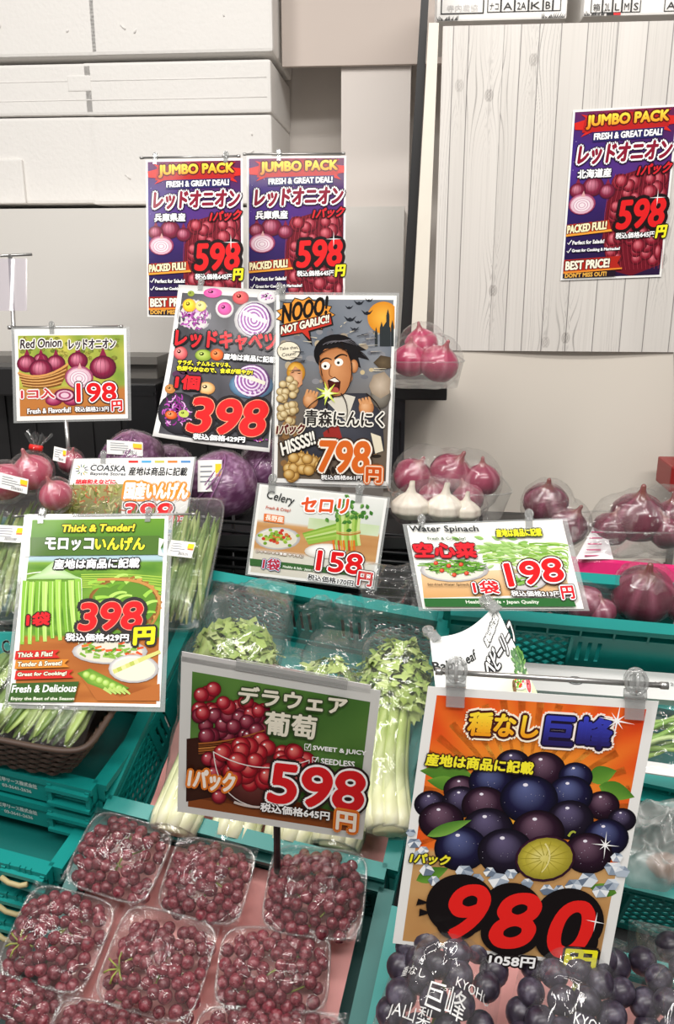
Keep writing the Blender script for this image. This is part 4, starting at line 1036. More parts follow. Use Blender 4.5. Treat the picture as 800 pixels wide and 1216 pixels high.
# leaflet in a clear bag
r = thing('leaflet_bag', 'clear bag with a white and pink leaflet beside the onion tray at the right', 'leaflet', at(705, 662, 1.33)); P_ = np.array(r.location)
m = MB(); V = [at(683, 664, 1.33), at(728, 664, 1.32), at(722, 640, 1.34), at(706, 622, 1.36)]; m.add(V, [(0, 1, 2, 3)], 0, False, lin('#f3eef0'))
for k in range(5): a_, b_ = at(694+2*k, 660-7*k, 1.328), at(712+k, 660-7*k, 1.328); m.tube([a_, b_], .0012, 5, col=lin('#d3447c'))
m.build('leaflet', sticker, r, P_)
m = MB(); m.grid(lambda u, v: at(676+58*u, 612+56*v, 1.33-.015*tri_noise(u*.1, v*.1, 8, 40)), 20, 20); m.build('bag', film_soft, r, P_)
crumple(735, 955, 830, 1052, -.06, .05, 55, 'crumpled milky bag in the teal crate at the right edge', clear('milky_film', .10, .6, .06, (.96, .96, .96), .34, '#fbfaf7', bump=.9, bscale=30), nu=70, nv=60)
m = MB(); rng = random.Random(9)
r = thing('brown_root', 'brownish root vegetable showing through the crumpled bag at the right edge', 'root', B(*onb(795, 1030, -.07))); P_ = np.array(r.location)
m.grid(lambda u, v: P_+BM @ (np.array([.06*(v-.5), .018*math.cos(6.283*u)*math.sin(3.14*v)**.5, .014*math.sin(6.283*u)*math.sin(3.14*v)**.5])*(1+.2*nz((u*4, v*6, 1)))), 16, 16, closeu=True); m.build('root_body', solid('root_brown', '#b0836c', .6), r, P_)
# spring onions in a clear bag
P0 = on(800, 905, -.03); r = thing('spring_onion_bag', 'clear bag of bright green spring onions at the right edge under the onion crate', 'spring onions', P0)
for k in range(16):
    m = MB(); y0 = 852+rng.uniform(0, 44); z_ = rng.uniform(-.035, .0); pts = [on(768+i*13, y0+6*math.sin(i*.7+k)-i*2.4, z_) for i in range(7)]
    m.tube(pts, .0034, 7, col=lin(rng.choice(['#86b048', '#9fc35c', '#6f9c3a', '#c2d890']))); m.build('stalk', stalkm, r, P0)
m = MB(); m.grid(lambda u, v: on(762+80*u, 838+74*v, .004+.012*tri_noise(u*.1, v*.1, 6, 40)), 24, 24); m.build('bag', film_soft, r, P0)
m = MB(); slab(m, [on(764, 917, .0), on(840, 928, .0), on(840, 914, .004), on(764, 903, .004)], .003, 0, -BN); m.build('paper_band', solid('band_white', '#f0efec', .5), r, P0)
# black wire rack behind the celery crate and a platform under the back row
m = MB()
for z in np.linspace(0, 1, 8):
    y = 622+z*75; m.tube([at(225, y-6, 1.46), at(610, y+24, 1.42)], .0035, 7)
for x in range(235, 610, 42): m.tube([at(x, 612, 1.465), at(x, 730, 1.455)], .003, 7)
wire = solid('black_wire', '#18181a', .4)
solo(m, 'wire_rack', wire, 'black wire rack behind the celery crate, under the cabbages and onion trays', 'rack', at(400, 720, 1.44))
m = MB(); q = [at(-40, 632, 1.49), at(620, 640, 1.40), at(660, 610, 1.62), at(-40, 585, 1.72)]; slab(m, q, .02, 0, np.array([0, 0, -1.]))
solo(m, 'back_shelf', solid('shelf_black', '#1f1f20', .5), 'black shelf board carrying the cabbages, garlic and onion trays', 'shelf', at(300, 640, 1.45))
m = MB(); slab(m, [at(200, 640, 1.52), at(640, 650, 1.50), at(640, 820, 1.5), at(200, 800, 1.52)], .02, 0, np.array([0, 1., 0]))
solo(m, 'backing_board', solid('rack_black', '#141415', .6), 'black back board behind the wire rack and the celery crate', 'board', at(400, 800, 1.52))
# small teal tag with a letter at the left edge
m = MB(); q = [at(-10, 792, 1.19), at(15, 790, 1.19), at(17, 752, 1.20), at(-10, 752, 1.20)]; slab(m, q, .006, 0, np.array([0, 1., 0]))
r = thing('letter_tag', 'teal tag with a white letter C at the left edge beside the flat bean sign', 'tag', q[0]); m.build('plate', teal, r, q[0])
m = MB(); flat_text(m, 'C', at(4, 775, 1.19), at(13, 775, 1.19)-at(4, 775, 1.19), np.array([0, 0, 1.]), .020, '#ffffff', .002, bold=.0006); m.build('printed_letter', wink, r, q[0])
# ------------------------------------------------------------------ price signs: printed sheet, clips, rods and poles
def clip_mesh(m, P, R_, U_, N_, s):
    """Clear spring clip of height s gripping the top edge of a sheet at P."""
    P = np.asarray(P, float); M = np.stack([R_, U_, N_], 1); w_ = s*.34
    m.box((0, -.14*s, .05*s), (w_, .42*s, .05*s), M, 0, P, bev=.02*s); m.box((0, -.10*s, -.06*s), (w_, .34*s, .05*s), M, 0, P, bev=.02*s)
    m.tube([P+M @ np.array([-w_*.55, .10*s, 0]), P+M @ np.array([w_*.55, .10*s, 0])], .10*s, 12)
    for ang, dz in ((.0, .07), (.0, -.07), (1.57, 0)):
        X = R_*math.cos(ang)+N_*math.sin(ang); c = P+U_*(.34*s)+N_*dz*s
        m.tube([c+X*w_*.52*math.cos(g)+U_*.21*s*math.sin(g) for g in np.linspace(0, 2*math.pi, 18, endpoint=False)], .035*s, 6, closed=True)
    m.box((0, .34*s, .075*s), (w_*.75, .30*s, .02*s), M, 0, P, bev=.008*s)
def sign(name, label, art, O, U, V, clips=(), rod=None, pole=None, bulge=None, grid=1, group=None, paper='#f2f1ee', margin=0.0, sleeve=False):
    O, U, V = map(lambda a: np.asarray(a, float), (O, U, V)); base = O+U*.5+V
    r = thing(name, label, 'price sign', base, group); m = MB(); n = art.build(m, O, U, V, bulge, grid=grid, paper=paper, margin=margin)
    m.build('printed_sheet', print_mat(), r, base); Ru, Uu = U/np.linalg.norm(U), -V/np.linalg.norm(V)
    Uu = Uu-Ru*(Ru @ Uu); Uu /= np.linalg.norm(Uu)
    if sleeve:
        mm = MB(); e = sleeve; q = [O-U*e-V*e*.7, O+U*(1+e)-V*e*.7, O+U*(1+e)+V*(1+e*.7), O-U*e+V*(1+e*.7)]
        slab(mm, [p-n*.001 for p in q], .0005, 0, -n); mm.build('clear_sleeve', clear('sleeve_edge', .08, .6, .06, (.95, .955, .955), .2, '#eef0ef'), r, base)
    for (u, s) in clips:
        P = O+U*u+(n*bulge(u, 0) if bulge else 0); mm = MB(); clip_mesh(mm, P, Ru, Uu, n, s); mm.build('clip', clip_clear, r, base)
    if rod:
        u0, u1, up, rr = rod; mm = MB(); p0, p1 = O+U*u0+Uu*up-n*.004, O+U*u1+Uu*up-n*.004; mm.tube([p0, p1], rr, 10)
        for e, sg in ((p0, -1), (p1, 1)): mm.tube([e-Ru*.003*sg, e+Ru*.004*sg], rr*1.35, 10)
        mm.build('rod', steel, r, base)
    if pole:
        pts, rr, mt = pole; mm = MB(); mm.tube(pts, rr, 12); mm.build('pole', mt, r, base)
    return r
def Zm(x0, y0, s): return lambda X, Y: (x0+X/s, y0+Y/s)
def inset(a, u0, v0, u1, v1): return [a.q(u0, v0), a.q(u1, v0), a.q(u1, v1), a.q(u0, v1)]
def nfield(c0, c1, sc=6, seed=1, c2=None, vgrad=None):
    def f(u, v):
        t = min(1, max(0, .5+.9*nz((u*sc, v*sc, 0), 1, seed))); a, b = [tuple(int(h.lstrip('#')[i:i+2], 16) for i in (0, 2, 4)) for h in (c0, c1)]
        c = lerp(a, b, t)
        if c2: c = lerp(c, tuple(int(c2.lstrip('#')[i:i+2], 16) for i in (0, 2, 4)), vgrad(u, v))
        return c
    return f
WB = [(2.4, '#1c1a1a'), (1.2, '#ffffff')]
def price(a, s, p0, p1, h, col='#e0191f', outs=((2.6, '#2a2626'), (1.3, '#ffffff')), bold=.7, slant=0.0, **k): a.text(s, p0, p1, h, col, bold, outs, slant, **k)
def onion_art(a, x, y, r, seed=0, dark='#4a0f24', mid='#84203f', hi='#d98aa0'):
    a.poly([(x-r*.28, y-r*.8), (x, y-r*1.5), (x+r*.3, y-r*.8)], mid); a.blob(x, y, r, r*.88, mid, hi, dark)
    for k in (-.55, -.2, .2, .55): a.curve((x+r*k*.35, y-r*.85), (x+r*k*1.5, y), (x+r*k*.4, y+r*.8), r*.03, '#5e1630', r*.02)
def half_onion(a, x, y, rx, ry):
    a.blob(x, y, rx, ry, '#c8809c', '#e6b6c6', '#8e2c52'); a.blob(x, y+ry*.06, rx*.86, ry*.86, '#ead3da', '#f6eeee', '#d9a9bb')
    for k in (.66, .46, .26): a.blob(x, y+ry*.1, rx*k, ry*k, '#c995ad'); a.blob(x, y+ry*.1, rx*(k-.06), ry*(k-.06), '#eedfe4')
    a.poly([(x-rx*.12, y-ry*.7), (x+rx*.05, y-ry*1.25), (x+rx*.2, y-ry*.7)], '#d9a6a4')
def grape_art(a, x, y, r, mid, hi, lo): a.blob(x, y, r, r*.97, mid, hi, lo, seg=16); a.blob(x-r*.34, y-r*.4, r*.14, r*.11, '#ffffff', seg=8)
# ---- the purple jumbo pack posters, canvas 100 x 160
def jumbo(region):
    rng = random.Random(5); a = Art([(0, 0), (100, 0), (100, 160), (0, 160)])
    def bg(u, v):
        base = lerp((46, 34, 118), (62, 26, 84), min(1, u*.9+.25*v)); t = max(0, 1-abs(v-.34)*4)*.4; c = lerp(base, (128, 70, 170), t); c = lerp(c, (30, 16, 44), max(0, min(1, (v-.42)*1.6))*.75)
        return lerp(c, (190, 40, 50), max(0, 1-v*5)*max(0, 1-abs(u-.5)*1.2)*.8)
    a.field(bg, .02, .0125, .98, .9875, 14, 20)
    for _ in range(26): x, y = rng.uniform(4, 96), rng.uniform(20, 60); a.blob(x, y, .5, .5, '#cfc2f2', seg=6, lift=False)
    a.poly([(50, 62), (78, 54), (97.5, 60), (97.5, 148), (70, 158), (50, 152), (38, 122), (40, 86)], '#6d1122')
    for i in range(60):
        x, y = rng.uniform(42, 94), rng.uniform(64, 148)
        if (x-70)/30 > 1 or abs(y-104) > 46 or x < 50-(y-64)*.1: continue
        r = rng.uniform(5.5, 8); a.blob(x, y, min(r, 97.5-x), r, '#8c1a2e', '#e67a86', '#3c0814')
    for k in range(14): a.curve((46+k*3.5, 60), (30+k*5, 100), (48+k*4, 152), .35, '#b63a4a', .3)
    onion_art(a, 25, 71, 10.5); onion_art(a, 39, 76, 8); onion_art(a, 10, 74, 8); half_onion(a, 15.5, 87, 13.2, 10)
    a.poly([(2, 12), (14, 9), (8, 4.5), (24, 8), (24, 19), (9, 25), (15, 19), (3, 18)], '#d4261f'); a.poly([(98, 10), (88, 9), (93, 3.5), (78, 7), (78, 19), (95, 24), (89, 18), (98, 17)], '#d4261f')
    a.poly([(12, 8), (50, 4), (90, 7), (92, 19), (50, 21), (10, 21)], '#b81d1c')
    a.text('JUMBO PACK', (14, 18), (91, 16.5), 12, '#e97f14', .6, [(1.5, '#43100f'), (.6, '#7d1a10')], top='#ffe94c')
    a.poly([(20, 21), (88, 19.5), (87, 28.5), (21, 30)], '#2b2466'); a.text('FRESH & GREAT DEAL!', (22, 28), (86, 26.5), 5.6, '#ffffff', .35, [(.7, '#1b1740')])
    a.text('レッドオニオン', (8, 50), (96, 48.5), 17, '#8b1230', .9, [(2.6, '#2a1130'), (1.6, '#ffffff')], slant=.08)
    a.text(region, (9, 63), (41, 62.5), 8, '#ffffff', .35, [(.9, '#231a2a')])
    a.text('1パック', (66, 63), (97, 61), 9.5, '#d5222c', .5, [(1.3, '#1c0a10')], slant=.25)
    a.text('598', (51, 112), (95, 110.5), 26, '#e21f22', 1.2, [(3.2, '#190d10')], slant=.08)
    a.text('税込価格645円', (51, 121.5), (89, 121), 5.6, '#ffffff', .2, [(1.0, '#190d10')]); a.text('円', (90, 122), (99, 121.5), 11, '#f6ec2a', .7, [(1.2, '#221a10')], slant=.1)
    a.poly([(2, 106), (43, 103), (46, 113), (2, 117)], '#c63a1e'); a.poly([(2, 115.5), (46, 112), (47, 114), (2, 117.5)], '#f0a23a'); a.text('PACKED FULL!', (3, 114.5), (41, 111.5), 7.4, '#fff3c4', .4, [(.8, '#5a150c')])
    for (s, x1, y) in (('Perfect for Salads!', 40, 125.5), ('Great for Cooking & Marinades!', 56, 133.5)):
        a.stroke([(4, y-2), (5.2, y-.4), (8, y-4.6)], .8, '#ffffff'); a.text(s, (9, y), (x1, y-.5), 3.6, '#ffffff', .16, [(.4, '#1d1233')])
    a.poly([(2, 140), (58, 138), (55, 145), (60, 151), (2, 153)], '#b3261c'); a.poly([(2, 151.5), (60, 149.5), (60, 151), (2, 153.5)], '#e98d31'); a.text('BEST PRICE!', (4, 150), (47, 148.5), 8.2, '#fff6e0', .45, [(.8, '#4d0f0c')])
    a.poly([(2, 153.5), (54, 152), (54, 157.8), (2, 157.8)], '#221425'); a.text("DON'T MISS OUT!", (4, 157.6), (45, 157), 4.2, '#e9b04a', .25)
    a.star(88, 84, 8, '#ffffff', .6); return a
def put(pix, width): return para(pix, width)
O_ = put([(173,190),(288,188),(289,378),(175,376)], .21); sign('price_sign', 'purple poster for red onions, clipped left of its twin below the foam boxes', jumbo('兵庫県産'), O_[2], O_[0], O_[1], [(.10, .026), (.83, .026)], (-.05, .95, .006, .0022), ([O_[2]+O_[0]*.5+O_[1]*.02+np.array([0, .006, .0]), O_[2]+O_[0]*.5+O_[1]*.02+np.array([.02, .36, 0])], .003, steel), group='purple red onion posters')
O_ = put([(293,186),(411,185),(409,372),(293,374)], .21); sign('price_sign', 'purple poster for red onions, clipped behind the top of the comic garlic sign', jumbo('兵庫県産'), O_[2], O_[0], O_[1], [(.32, .026)], (-.02, .97, .006, .0022), ([O_[2]+O_[0]*.5+O_[1]*.02+np.array([0, .006, .0]), O_[2]+O_[0]*.5+O_[1]*.02+np.array([.02, .36, 0])], .003, steel), group='purple red onion posters')
q = [panel_pt(x, y, .003) for x, y in ((680, 131), (806, 124), (665, 333))]; sign('price_sign', 'purple poster for red onions taped to the white wood panel', jumbo('北海道産'), q[0], q[1]-q[0], q[2]-q[0], group='purple red onion posters')
# ---- red cabbage sign, curling forward at the bottom
pix = [(212, 338), (331, 345), (320, 537), (183, 522)]; a = Art(pix); z = Zm(170, 320, 4.706); rng = random.Random(8)
a.field(nfield('#3c3b40', '#68676e', 5, 3), .045, .05, .985, .975, 10, 14)
def salad(a, x, y, rx, ry, cols, n, rng, w_=2.0, ln=.35):
    for _ in range(n):
        g = rng.uniform(0, 6.3); t = rng.uniform(0, 1)**.5; p = (x+rx*t*math.cos(g), y+ry*t*math.sin(g)); h = rng.uniform(0, 6.3)
        a.curve(p, (p[0]+rx*ln*.6*math.cos(h+.6), p[1]+ry*ln*.6*math.sin(h+.6)), (p[0]+rx*ln*math.cos(h), p[1]+ry*ln*math.sin(h)), w_, rng.choice(cols), w_*.5, 4)
PUR = ['#8d2b86', '#b14fab', '#6d1f6c', '#d9a3d6', '#a03d9c']
def dish(a, x, y, rx, ry, rim='#e9e6e4', inn='#cfcaca'): a.blob(x, y, rx, ry, rim, '#ffffff', '#a9a6a8'); a.blob(x, y+ry*.03, rx*.86, ry*.82, inn)
x, y = z(280, 240); dish(a, x, y, 20, 18); salad(a, x, y+1, 15, 13, PUR, 60, rng); x, y = z(255, 188); a.blob(x, y, 8, 7, '#f2c41f', '#ffe25a', '#d89a14'); x, y = z(318, 192); a.blob(x, y, 6.5, 5.5, '#e9d77a', '#f8efb8', '#cdb54a')
x, y = z(450, 205); dish(a, x, y, 11, 10); a.blob(x, y, 8.5, 7, '#d02f92', '#e76ab6', '#9c1c6c'); x, y = z(385, 128); a.blob(x, y, 11, 5, '#c9358e', '#e46db0'); x, y = z(540, 152); a.blob(x, y, 10, 7, '#cf2430', '#f26a5a', '#8d1119'); x, y = z(265, 130); a.blob(x, y, 4, 3, '#8c9c35'); x, y = z(690, 150); dish(a, x, y, 12, 7); salad(a, x, y, 8, 4, PUR, 18, rng, 1.5)
def half_cab(a, x, y, r):
    a.blob(x, y, r, r*.92, '#7b3c86', '#a86db2', '#4a1d58')
    for k in range(9): t = 1-k*.105; a.blob(x-r*.05, y, r*t*.93, r*t*.86, '#e3d3e6' if k % 2 == 0 else '#93559c', rot=.2*k)
    a.poly([(x-r*.75, y-r*.28), (x-r*.7, y-r*.5), (x+r*.75, y+r*.02), (x+r*.7, y+r*.22)], '#ece8d4')
x, y = z(620, 262); dish(a, x, y, 25, 20, '#d9d6d8', '#8f8a92'); half_cab(a, x, y, 20); x, y = z(590, 600); a.blob(x+2, y+3, 27, 17, '#6a8fae', '#9cbbd2', '#44627c'); half_cab(a, x+3, y-2, 22)
x, y = z(205, 440); a.blob(x, y, 8, 8, '#d9686a', '#eea49a', '#a33c42'); x, y = z(330, 450); a.blob(x, y, 10, 7, '#9cb244', '#c6d67a', '#66802a'); x, y = z(405, 445); a.blob(x, y, 8, 7, '#e56a2c', '#f6a36a', '#b04a18'); x, y = z(348, 638); a.blob(x, y, 10, 8, '#e6b67c', '#f3d7ac', '#b07a3e'); x, y = z(240, 560); a.blob(x, y, 17, 6, '#54304e'); x, y = z(150, 650); a.blob(x, y, 6, 6, '#b8793c', '#e0ac6c')
x, y = z(200, 800); a.blob(x, y, 24, 28, '#33303a', '#4a4650', '#1e1c22'); salad(a, x-1, y, 17, 21, PUR, 60, rng); x, y = z(158, 812); a.blob(x, y, 7, 6, '#e0602a', '#f6b07a', '#a83c14'); x, y = z(225, 800); a.blob(x, y, 6, 5, '#b9c65a'); x, y = z(640, 945); salad(a, x, y, 10, 5, PUR+['#c8b23a'], 20, rng, 1.6)
a.text('レッドキャベツ', z(176, 405), z(738, 424), 19, '#e3202a', .8, [(2.0, '#171315')]); a.text('産地は商品に記載', z(442, 472), z(736, 490), 6.8, '#ffffff', .35, [(1.3, '#171315')])
a.text('サラダ、ナムルとマリネ、', z(190, 506), z(480, 517), 5.4, '#f4ea2e', .3, [(1.1, '#171315')]); a.text('色鮮やかなので、食卓が華やか!', z(185, 540), z(604, 558), 5.8, '#f4ea2e', .3, [(1.1, '#171315')])
a.text('1個', z(178, 648), z(304, 652), 17, '#dd1f28', .9, [(1.7, '#1a1214')]); a.text('398', z(245, 908), z(660, 922), 44, '#ea1f22', 2.2, [(4.6, '#241d1f'), (.9, '#f39a7a')], slant=.10); a.text('税込価格429円', z(276, 958), z(562, 968), 7.5, '#ffffff', .4, [(1.5, '#171315')])
def quad3(pix, ds):
    q = [at(x, y, d) for (x, y), d in zip(pix, ds)]; return q[0], ((q[1]-q[0])+(q[2]-q[3]))/2, ((q[3]-q[0])+(q[2]-q[1]))/2
Q = [at(x, y, d) for (x, y), d in zip(pix, (1.66, 1.655, 1.56, 1.55))]
# keep the top edge, let the sheet fan forward: blend corners through a bulge
Uc, Vc, Oc = Q[1]-Q[0], Q[3]-Q[0], Q[0]
def bil(a, O, Q, bulge, mb):
    pass
class CurlArt:
    """Wraps an Art so that it is laid on a bent patch through four corners."""
    def __init__(s, art, Q, bl): s.art, s.Q, s.bl = art, Q, bl
    def build(s, mb, O, U, V, bulge, grid=1, paper='#f2f1ee', margin=0.0):
        tmp = MB(); n0 = s.art.build(tmp, (0, 0, 0), (1, 0, 0), (0, 0, -1), lambda u, v: 0.0, grid=14, paper=paper)
        Q = s.Q; n = np.cross(V, U); n /= np.linalg.norm(n); n = n if n @ (EYEP-O) > 0 else -n; vs_ = []
        for x, yy, zz_ in tmp.v:
            u, v = x, -zz_; p = Q[0]*(1-u)*(1-v)+Q[1]*u*(1-v)+Q[2]*u*v+Q[3]*(1-u)*v
            vs_.append(p+n*(s.bl(u, v)+yy*n0[1]))
        mb.add(vs_, tmp.f, 0, True, tmp.cols); mb.sm[:] = tmp.sm; return n
def curl_sign(name, label, art, Q, bl, **k):
    ca = CurlArt(art, Q, bl)
    return sign(name, label, ca, Q[0], Q[1]-Q[0], Q[3]-Q[0], bulge=None, **k)
curl_sign('price_sign', 'dark red cabbage sign with purple salads, curling at its lower left', a, Q, lambda u, v: -.012*math.sin(math.pi*v)+.016*v*v*(1-u)**2, clips=[(.22, .030), (1.0, .030)])
# ---- comic garlic sign
pix = [(328,350),(471,351),(461,577),(325,573)]; a = Art(pix); z = Zm(315, 330, 4.676); rng = random.Random(12)
a.field(nfield('#5c6470', '#8f9298', 4, 2, '#6a5d50', lambda u, v: max(0, min(1, (v-.3)*2))), .03, .022, .975, .975, 16, 22)
for _ in range(70): x, y = z(rng.uniform(95, 655), rng.uniform(290, 620)); a.blob(x, y, rng.uniform(2, 6), rng.uniform(2, 5), rng.choice(['#b9a98e', '#8b8a8e', '#6e7078', '#a29482', '#c8b48c']), lift=(_ % 6 == 0))
for _ in range(120): x, y = z(rng.uniform(90, 625), rng.uniform(770, 1095)); a.blob(x, y, rng.uniform(2, 6), rng.uniform(2, 5), rng.choice(['#4a3a2c', '#6d5138', '#8f6a42', '#2d2620', '#a57d4e']), lift=(_ % 6 == 0))
x, y = z(655, 220); P_ = [(x+19*math.cos(g), y+19*math.sin(g)) for g in np.linspace(0, 6.28, 26)]; xr = z(722, 0)[0]; P_ = [(min(px, xr-1), max(py, z(0, 108)[1])) for px, py in P_]; a.fan(P_, '#f2b748', '#d98a24', (x, y))
for (tx, ty, tw) in ((680, 190, 18), (645, 260, 20), (705, 250, 16), (615, 290, 16), (672, 260, 46)): x, y = z(tx, ty); xb, yb = z(tx, 380); w_ = tw/4.676/2; a.poly([(x-w_, y+4), (x, y-4), (x+w_, y+4), (x+w_, yb), (x-w_, yb)], '#2f3436')
for (bx, by, s) in ((465, 165, 1), (520, 140, 1.3), (565, 195, 1.4), (470, 230, 1.5), (515, 245, 1), (495, 285, 1.1), (575, 125, 1)):
    x, y = z(bx, by); s *= 5; a.poly([(x-s, y-s*.55), (x-s*.35, y-s*.1), (x, y-s*.3), (x+s*.35, y-s*.1), (x+s, y-s*.55), (x+s*.5, y+s*.2), (x, y+s*.35), (x-s*.5, y+s*.2)], '#20232a')
def burst(a, cx, cy, rx, ry, col, n=13, k=.82, rng=rng):
    pts = []
    for i in range(2*n): g = math.pi*i/n; t = 1 if i % 2 == 0 else k; pts.append((cx+rx*t*math.cos(g), cy+ry*t*math.sin(g)))
    a.fan(pts, col, col, (cx, cy))
x, y = z(222, 205); burst(a, x, y, 36, 22, '#221d1a'); burst(a, x, y, 34.5, 20.5, '#e8973a')
P_ = [z(78, 262), z(365, 195), z(378, 262), z(250, 300), z(262, 380), z(205, 308), z(85, 330)]; a.poly(P_, '#221d1a'); a.poly([z(84, 266), z(358, 202), z(368, 256), z(238, 294), z(250, 345), z(205, 302), z(90, 322)], '#c8372a')
a.text('NOOO!', z(92, 250), z(340, 200), 21, '#1b1716', .9, slant=.05); a.text('NOT GARLIC!!', z(88, 312), z(352, 246), 9, '#f6efdc', .5, [(1.0, '#4a1512')])
# grey-suited man shouting (plain comic figure)
a.fan([z(190, 1000), z(215, 760), z(300, 660), z(420, 640), z(560, 640), z(650, 760), z(660, 960), z(500, 1010)], '#4c4e58', '#34343c', z(420, 800)); a.poly([z(345, 690), z(420, 640), z(500, 660), z(450, 800)], '#d8d2c4'); a.poly([z(320, 860), z(400, 800), z(430, 900), z(330, 905)], '#9c2f2a')
x, y = z(395, 420); a.fan([(x+b*math.cos(g)*1.0, y+c*math.sin(g)) for g, b, c in [(g, 27, 23) for g in np.linspace(0, 6.28, 22)]], '#1f1c1e', '#141214', (x, y))
a.poly([z(475, 350), z(560, 400), z(520, 405), z(575, 455), z(515, 440), z(530, 500), z(470, 470)], '#1b181a')
a.fan([z(300, 430), z(330, 395), z(400, 385), z(450, 400), z(475, 470), z(485, 560), z(440, 640), z(390, 665), z(345, 640), z(315, 560), z(298, 500)], '#d99a68', '#b87648', z(380, 500))
a.blob(*z(492, 490), 5, 8, '#c98656', '#dea677', '#9c6238')
a.curve(z(305, 470), z(330, 430), z(368, 455), 2.6, '#17120f', 1.2); a.curve(z(385, 450), z(420, 410), z(455, 435), 2.6, '#17120f', 1.2)
for ex, ey in ((335, 488), (408, 468)): a.blob(*z(ex, ey), 5.2, 4.6, '#f6f2ea'); a.blob(*z(ex-3, ey+3), 1.7, 1.7, '#1a1412')
a.curve(z(365, 480), z(340, 545), z(372, 550), 1.2, '#8d5632'); a.fan([z(345, 570), z(385, 548), z(418, 575), z(412, 625), z(380, 650), z(352, 615)], '#58201c', '#35100f'); a.poly([z(356, 566), z(385, 555), z(410, 575), z(385, 578)], '#f0ebe0'); a.blob(*z(385, 622), 5, 3.4, '#b8554c')
for (hx, hy, dx) in ((250, 680, 1), (560, 720, -1)):
    a.blob(*z(hx, hy), 9, 10, '#d0925f', '#e8b68a', '#a0683e')
    for k in range(4): p = z(hx-26*dx+k*18*dx, hy-20); a.stroke([p, (p[0]+2.5*dx, p[1]-9+k)], 3.4, '#d69a68', 2.6)
a.poly([z(585, 860), z(640, 880), z(655, 960), z(610, 975)], '#e6dcc4')
a.blob(*z(640, 650), 12, 16, '#7c766c', '#9c948a', '#57514a'); a.fan([z(575, 600), z(600, 540), z(660, 520), z(695, 560), z(690, 640), z(640, 670), z(590, 640)], '#c9b8a4', '#9c8a76'); a.fan([z(600, 470), z(640, 430), z(695, 440), z(697, 500), z(640, 510)], '#6a5a44', '#4c3f30')
# woman with a garlic string
a.blob(*z(170, 525), 11, 13, '#d9a03c', '#f0c560', '#a9701e'); a.fan([z(135, 530), z(165, 490), z(205, 520), z(205, 590), z(170, 620), z(140, 585)], '#e8b48c', '#cc8c62'); a.blob(*z(168, 585), 4, 2.6, '#8e2824'); a.stroke([z(145, 528), z(160, 522)], 1, '#3a2416'); a.stroke([z(180, 530), z(195, 530)], 1, '#3a2416')
for _ in range(30): x, y = z(rng.uniform(72, 175), rng.uniform(560, 800)); a.blob(x, y, 5, 4.6, '#cdb482', '#eee0b8', '#7c6038')
a.blob(*z(130, 405), 14, 11.5, '#3a332c'); a.blob(*z(130, 405), 13.2, 10.7, '#efe6cf'); a.text('Take that,', z(78, 405), z(184, 395), 4, '#2a2320', .1); a.text('Count!', z(92, 438), z(170, 428), 4, '#2a2320', .1)
for k in range(26): x, y = z(rng.uniform(110, 330), rng.uniform(985, 1110)); a.poly([(x-2, y-5), (x, y-10), (x+2, y-5)], '#c79a52'); a.blob(x, y, 7, 6.4, '#c99c54', '#eccf92', '#7d5626')
for p in (((300, 430), (330, 392), (402, 384)), ((402, 384), (470, 395), (478, 470)), ((478, 470), (490, 580), (440, 642)), ((440, 642), (400, 672), (345, 642)), ((345, 642), (312, 560), (300, 430)), ((215, 760), (240, 690), (330, 655)), ((560, 640), (640, 700), (652, 780)), ((430, 400), (440, 360), (400, 340)), ((520, 405), (550, 420), (575, 455)), ((420, 640), (470, 700), (450, 800)), ((345, 690), (330, 760), (352, 860))): a.curve(z(*p[0]), z(*p[1]), z(*p[2]), 1.3, '#241914', .7, 9)
for k in range(7): a.curve(z(320+k*22, 372-k*4), z(360+k*20, 340-k*2), z(430+k*16, 352+k*5), .9, '#6d6a70', .3, 7)
for k in range(6): a.curve(z(300+k*6, 520+k*16), z(312+k*6, 540+k*14), z(322+k*5, 556+k*12), .8, '#9c6238', .4, 5)
for k in range(40): g = rng.uniform(0, 6.28); r_ = rng.uniform(44, 60); x0, y0 = z(395, 470); a.stroke([(x0+r_*.75*math.cos(g), y0+r_*math.sin(g)*.8), (x0+r_*math.cos(g), y0+r_*1.05*math.sin(g)*.8)], 1.2, rng.choice(['#d8cbb0', '#a8a29a', '#3c3c42']), .3, lift=(k % 5 == 0)) if y0+r_*math.sin(g) < z(0, 640)[1] and z(80, 0)[0] < x0+r_*math.cos(g) < z(690, 0)[0] and math.sin(g) < .2 else None
a.star(*z(345, 640), 15, '#d9e85a', 4, 7); a.star(*z(345, 640), 8, '#f8fbc8', 3, 6)
a.text('青森にんにく', z(222, 818), z(655, 828), 18.5, '#2b2726', .5, [(1.7, '#f2eee4')]); a.text('1パック', z(62, 868), z(214, 862), 11, '#5d1a1c', .6, [(1.2, '#e9dcc4')], slant=.1); a.text('HISSSS!!', z(98, 985), z(280, 918), 15, '#f6f2e8', .6, [(1.4, '#211c1a')], up=(-.2, -.98))
a.text('798', z(292, 1072), z(566, 1080), 36, '#dd6a26', 1.7, [(3.6, '#3c2a20'), (2.0, '#f7efe0')], slant=.08); a.text('円', z(560, 1130), z(640, 1134), 17, '#d4581e', 1.0, [(2.6, '#e0702c'), (1.4, '#f5dcc0')]); a.text('税込価格861円', z(310, 1118), z(535, 1122), 5.6, '#ffffff', .2, [(1.0, '#241d1a')])
O_ = put(pix, .21); sign('price_sign', 'comic style garlic sign with a shouting man, castle and orange moon', a, O_[2], O_[0], O_[1], [(.05, .030)], sleeve=.02)
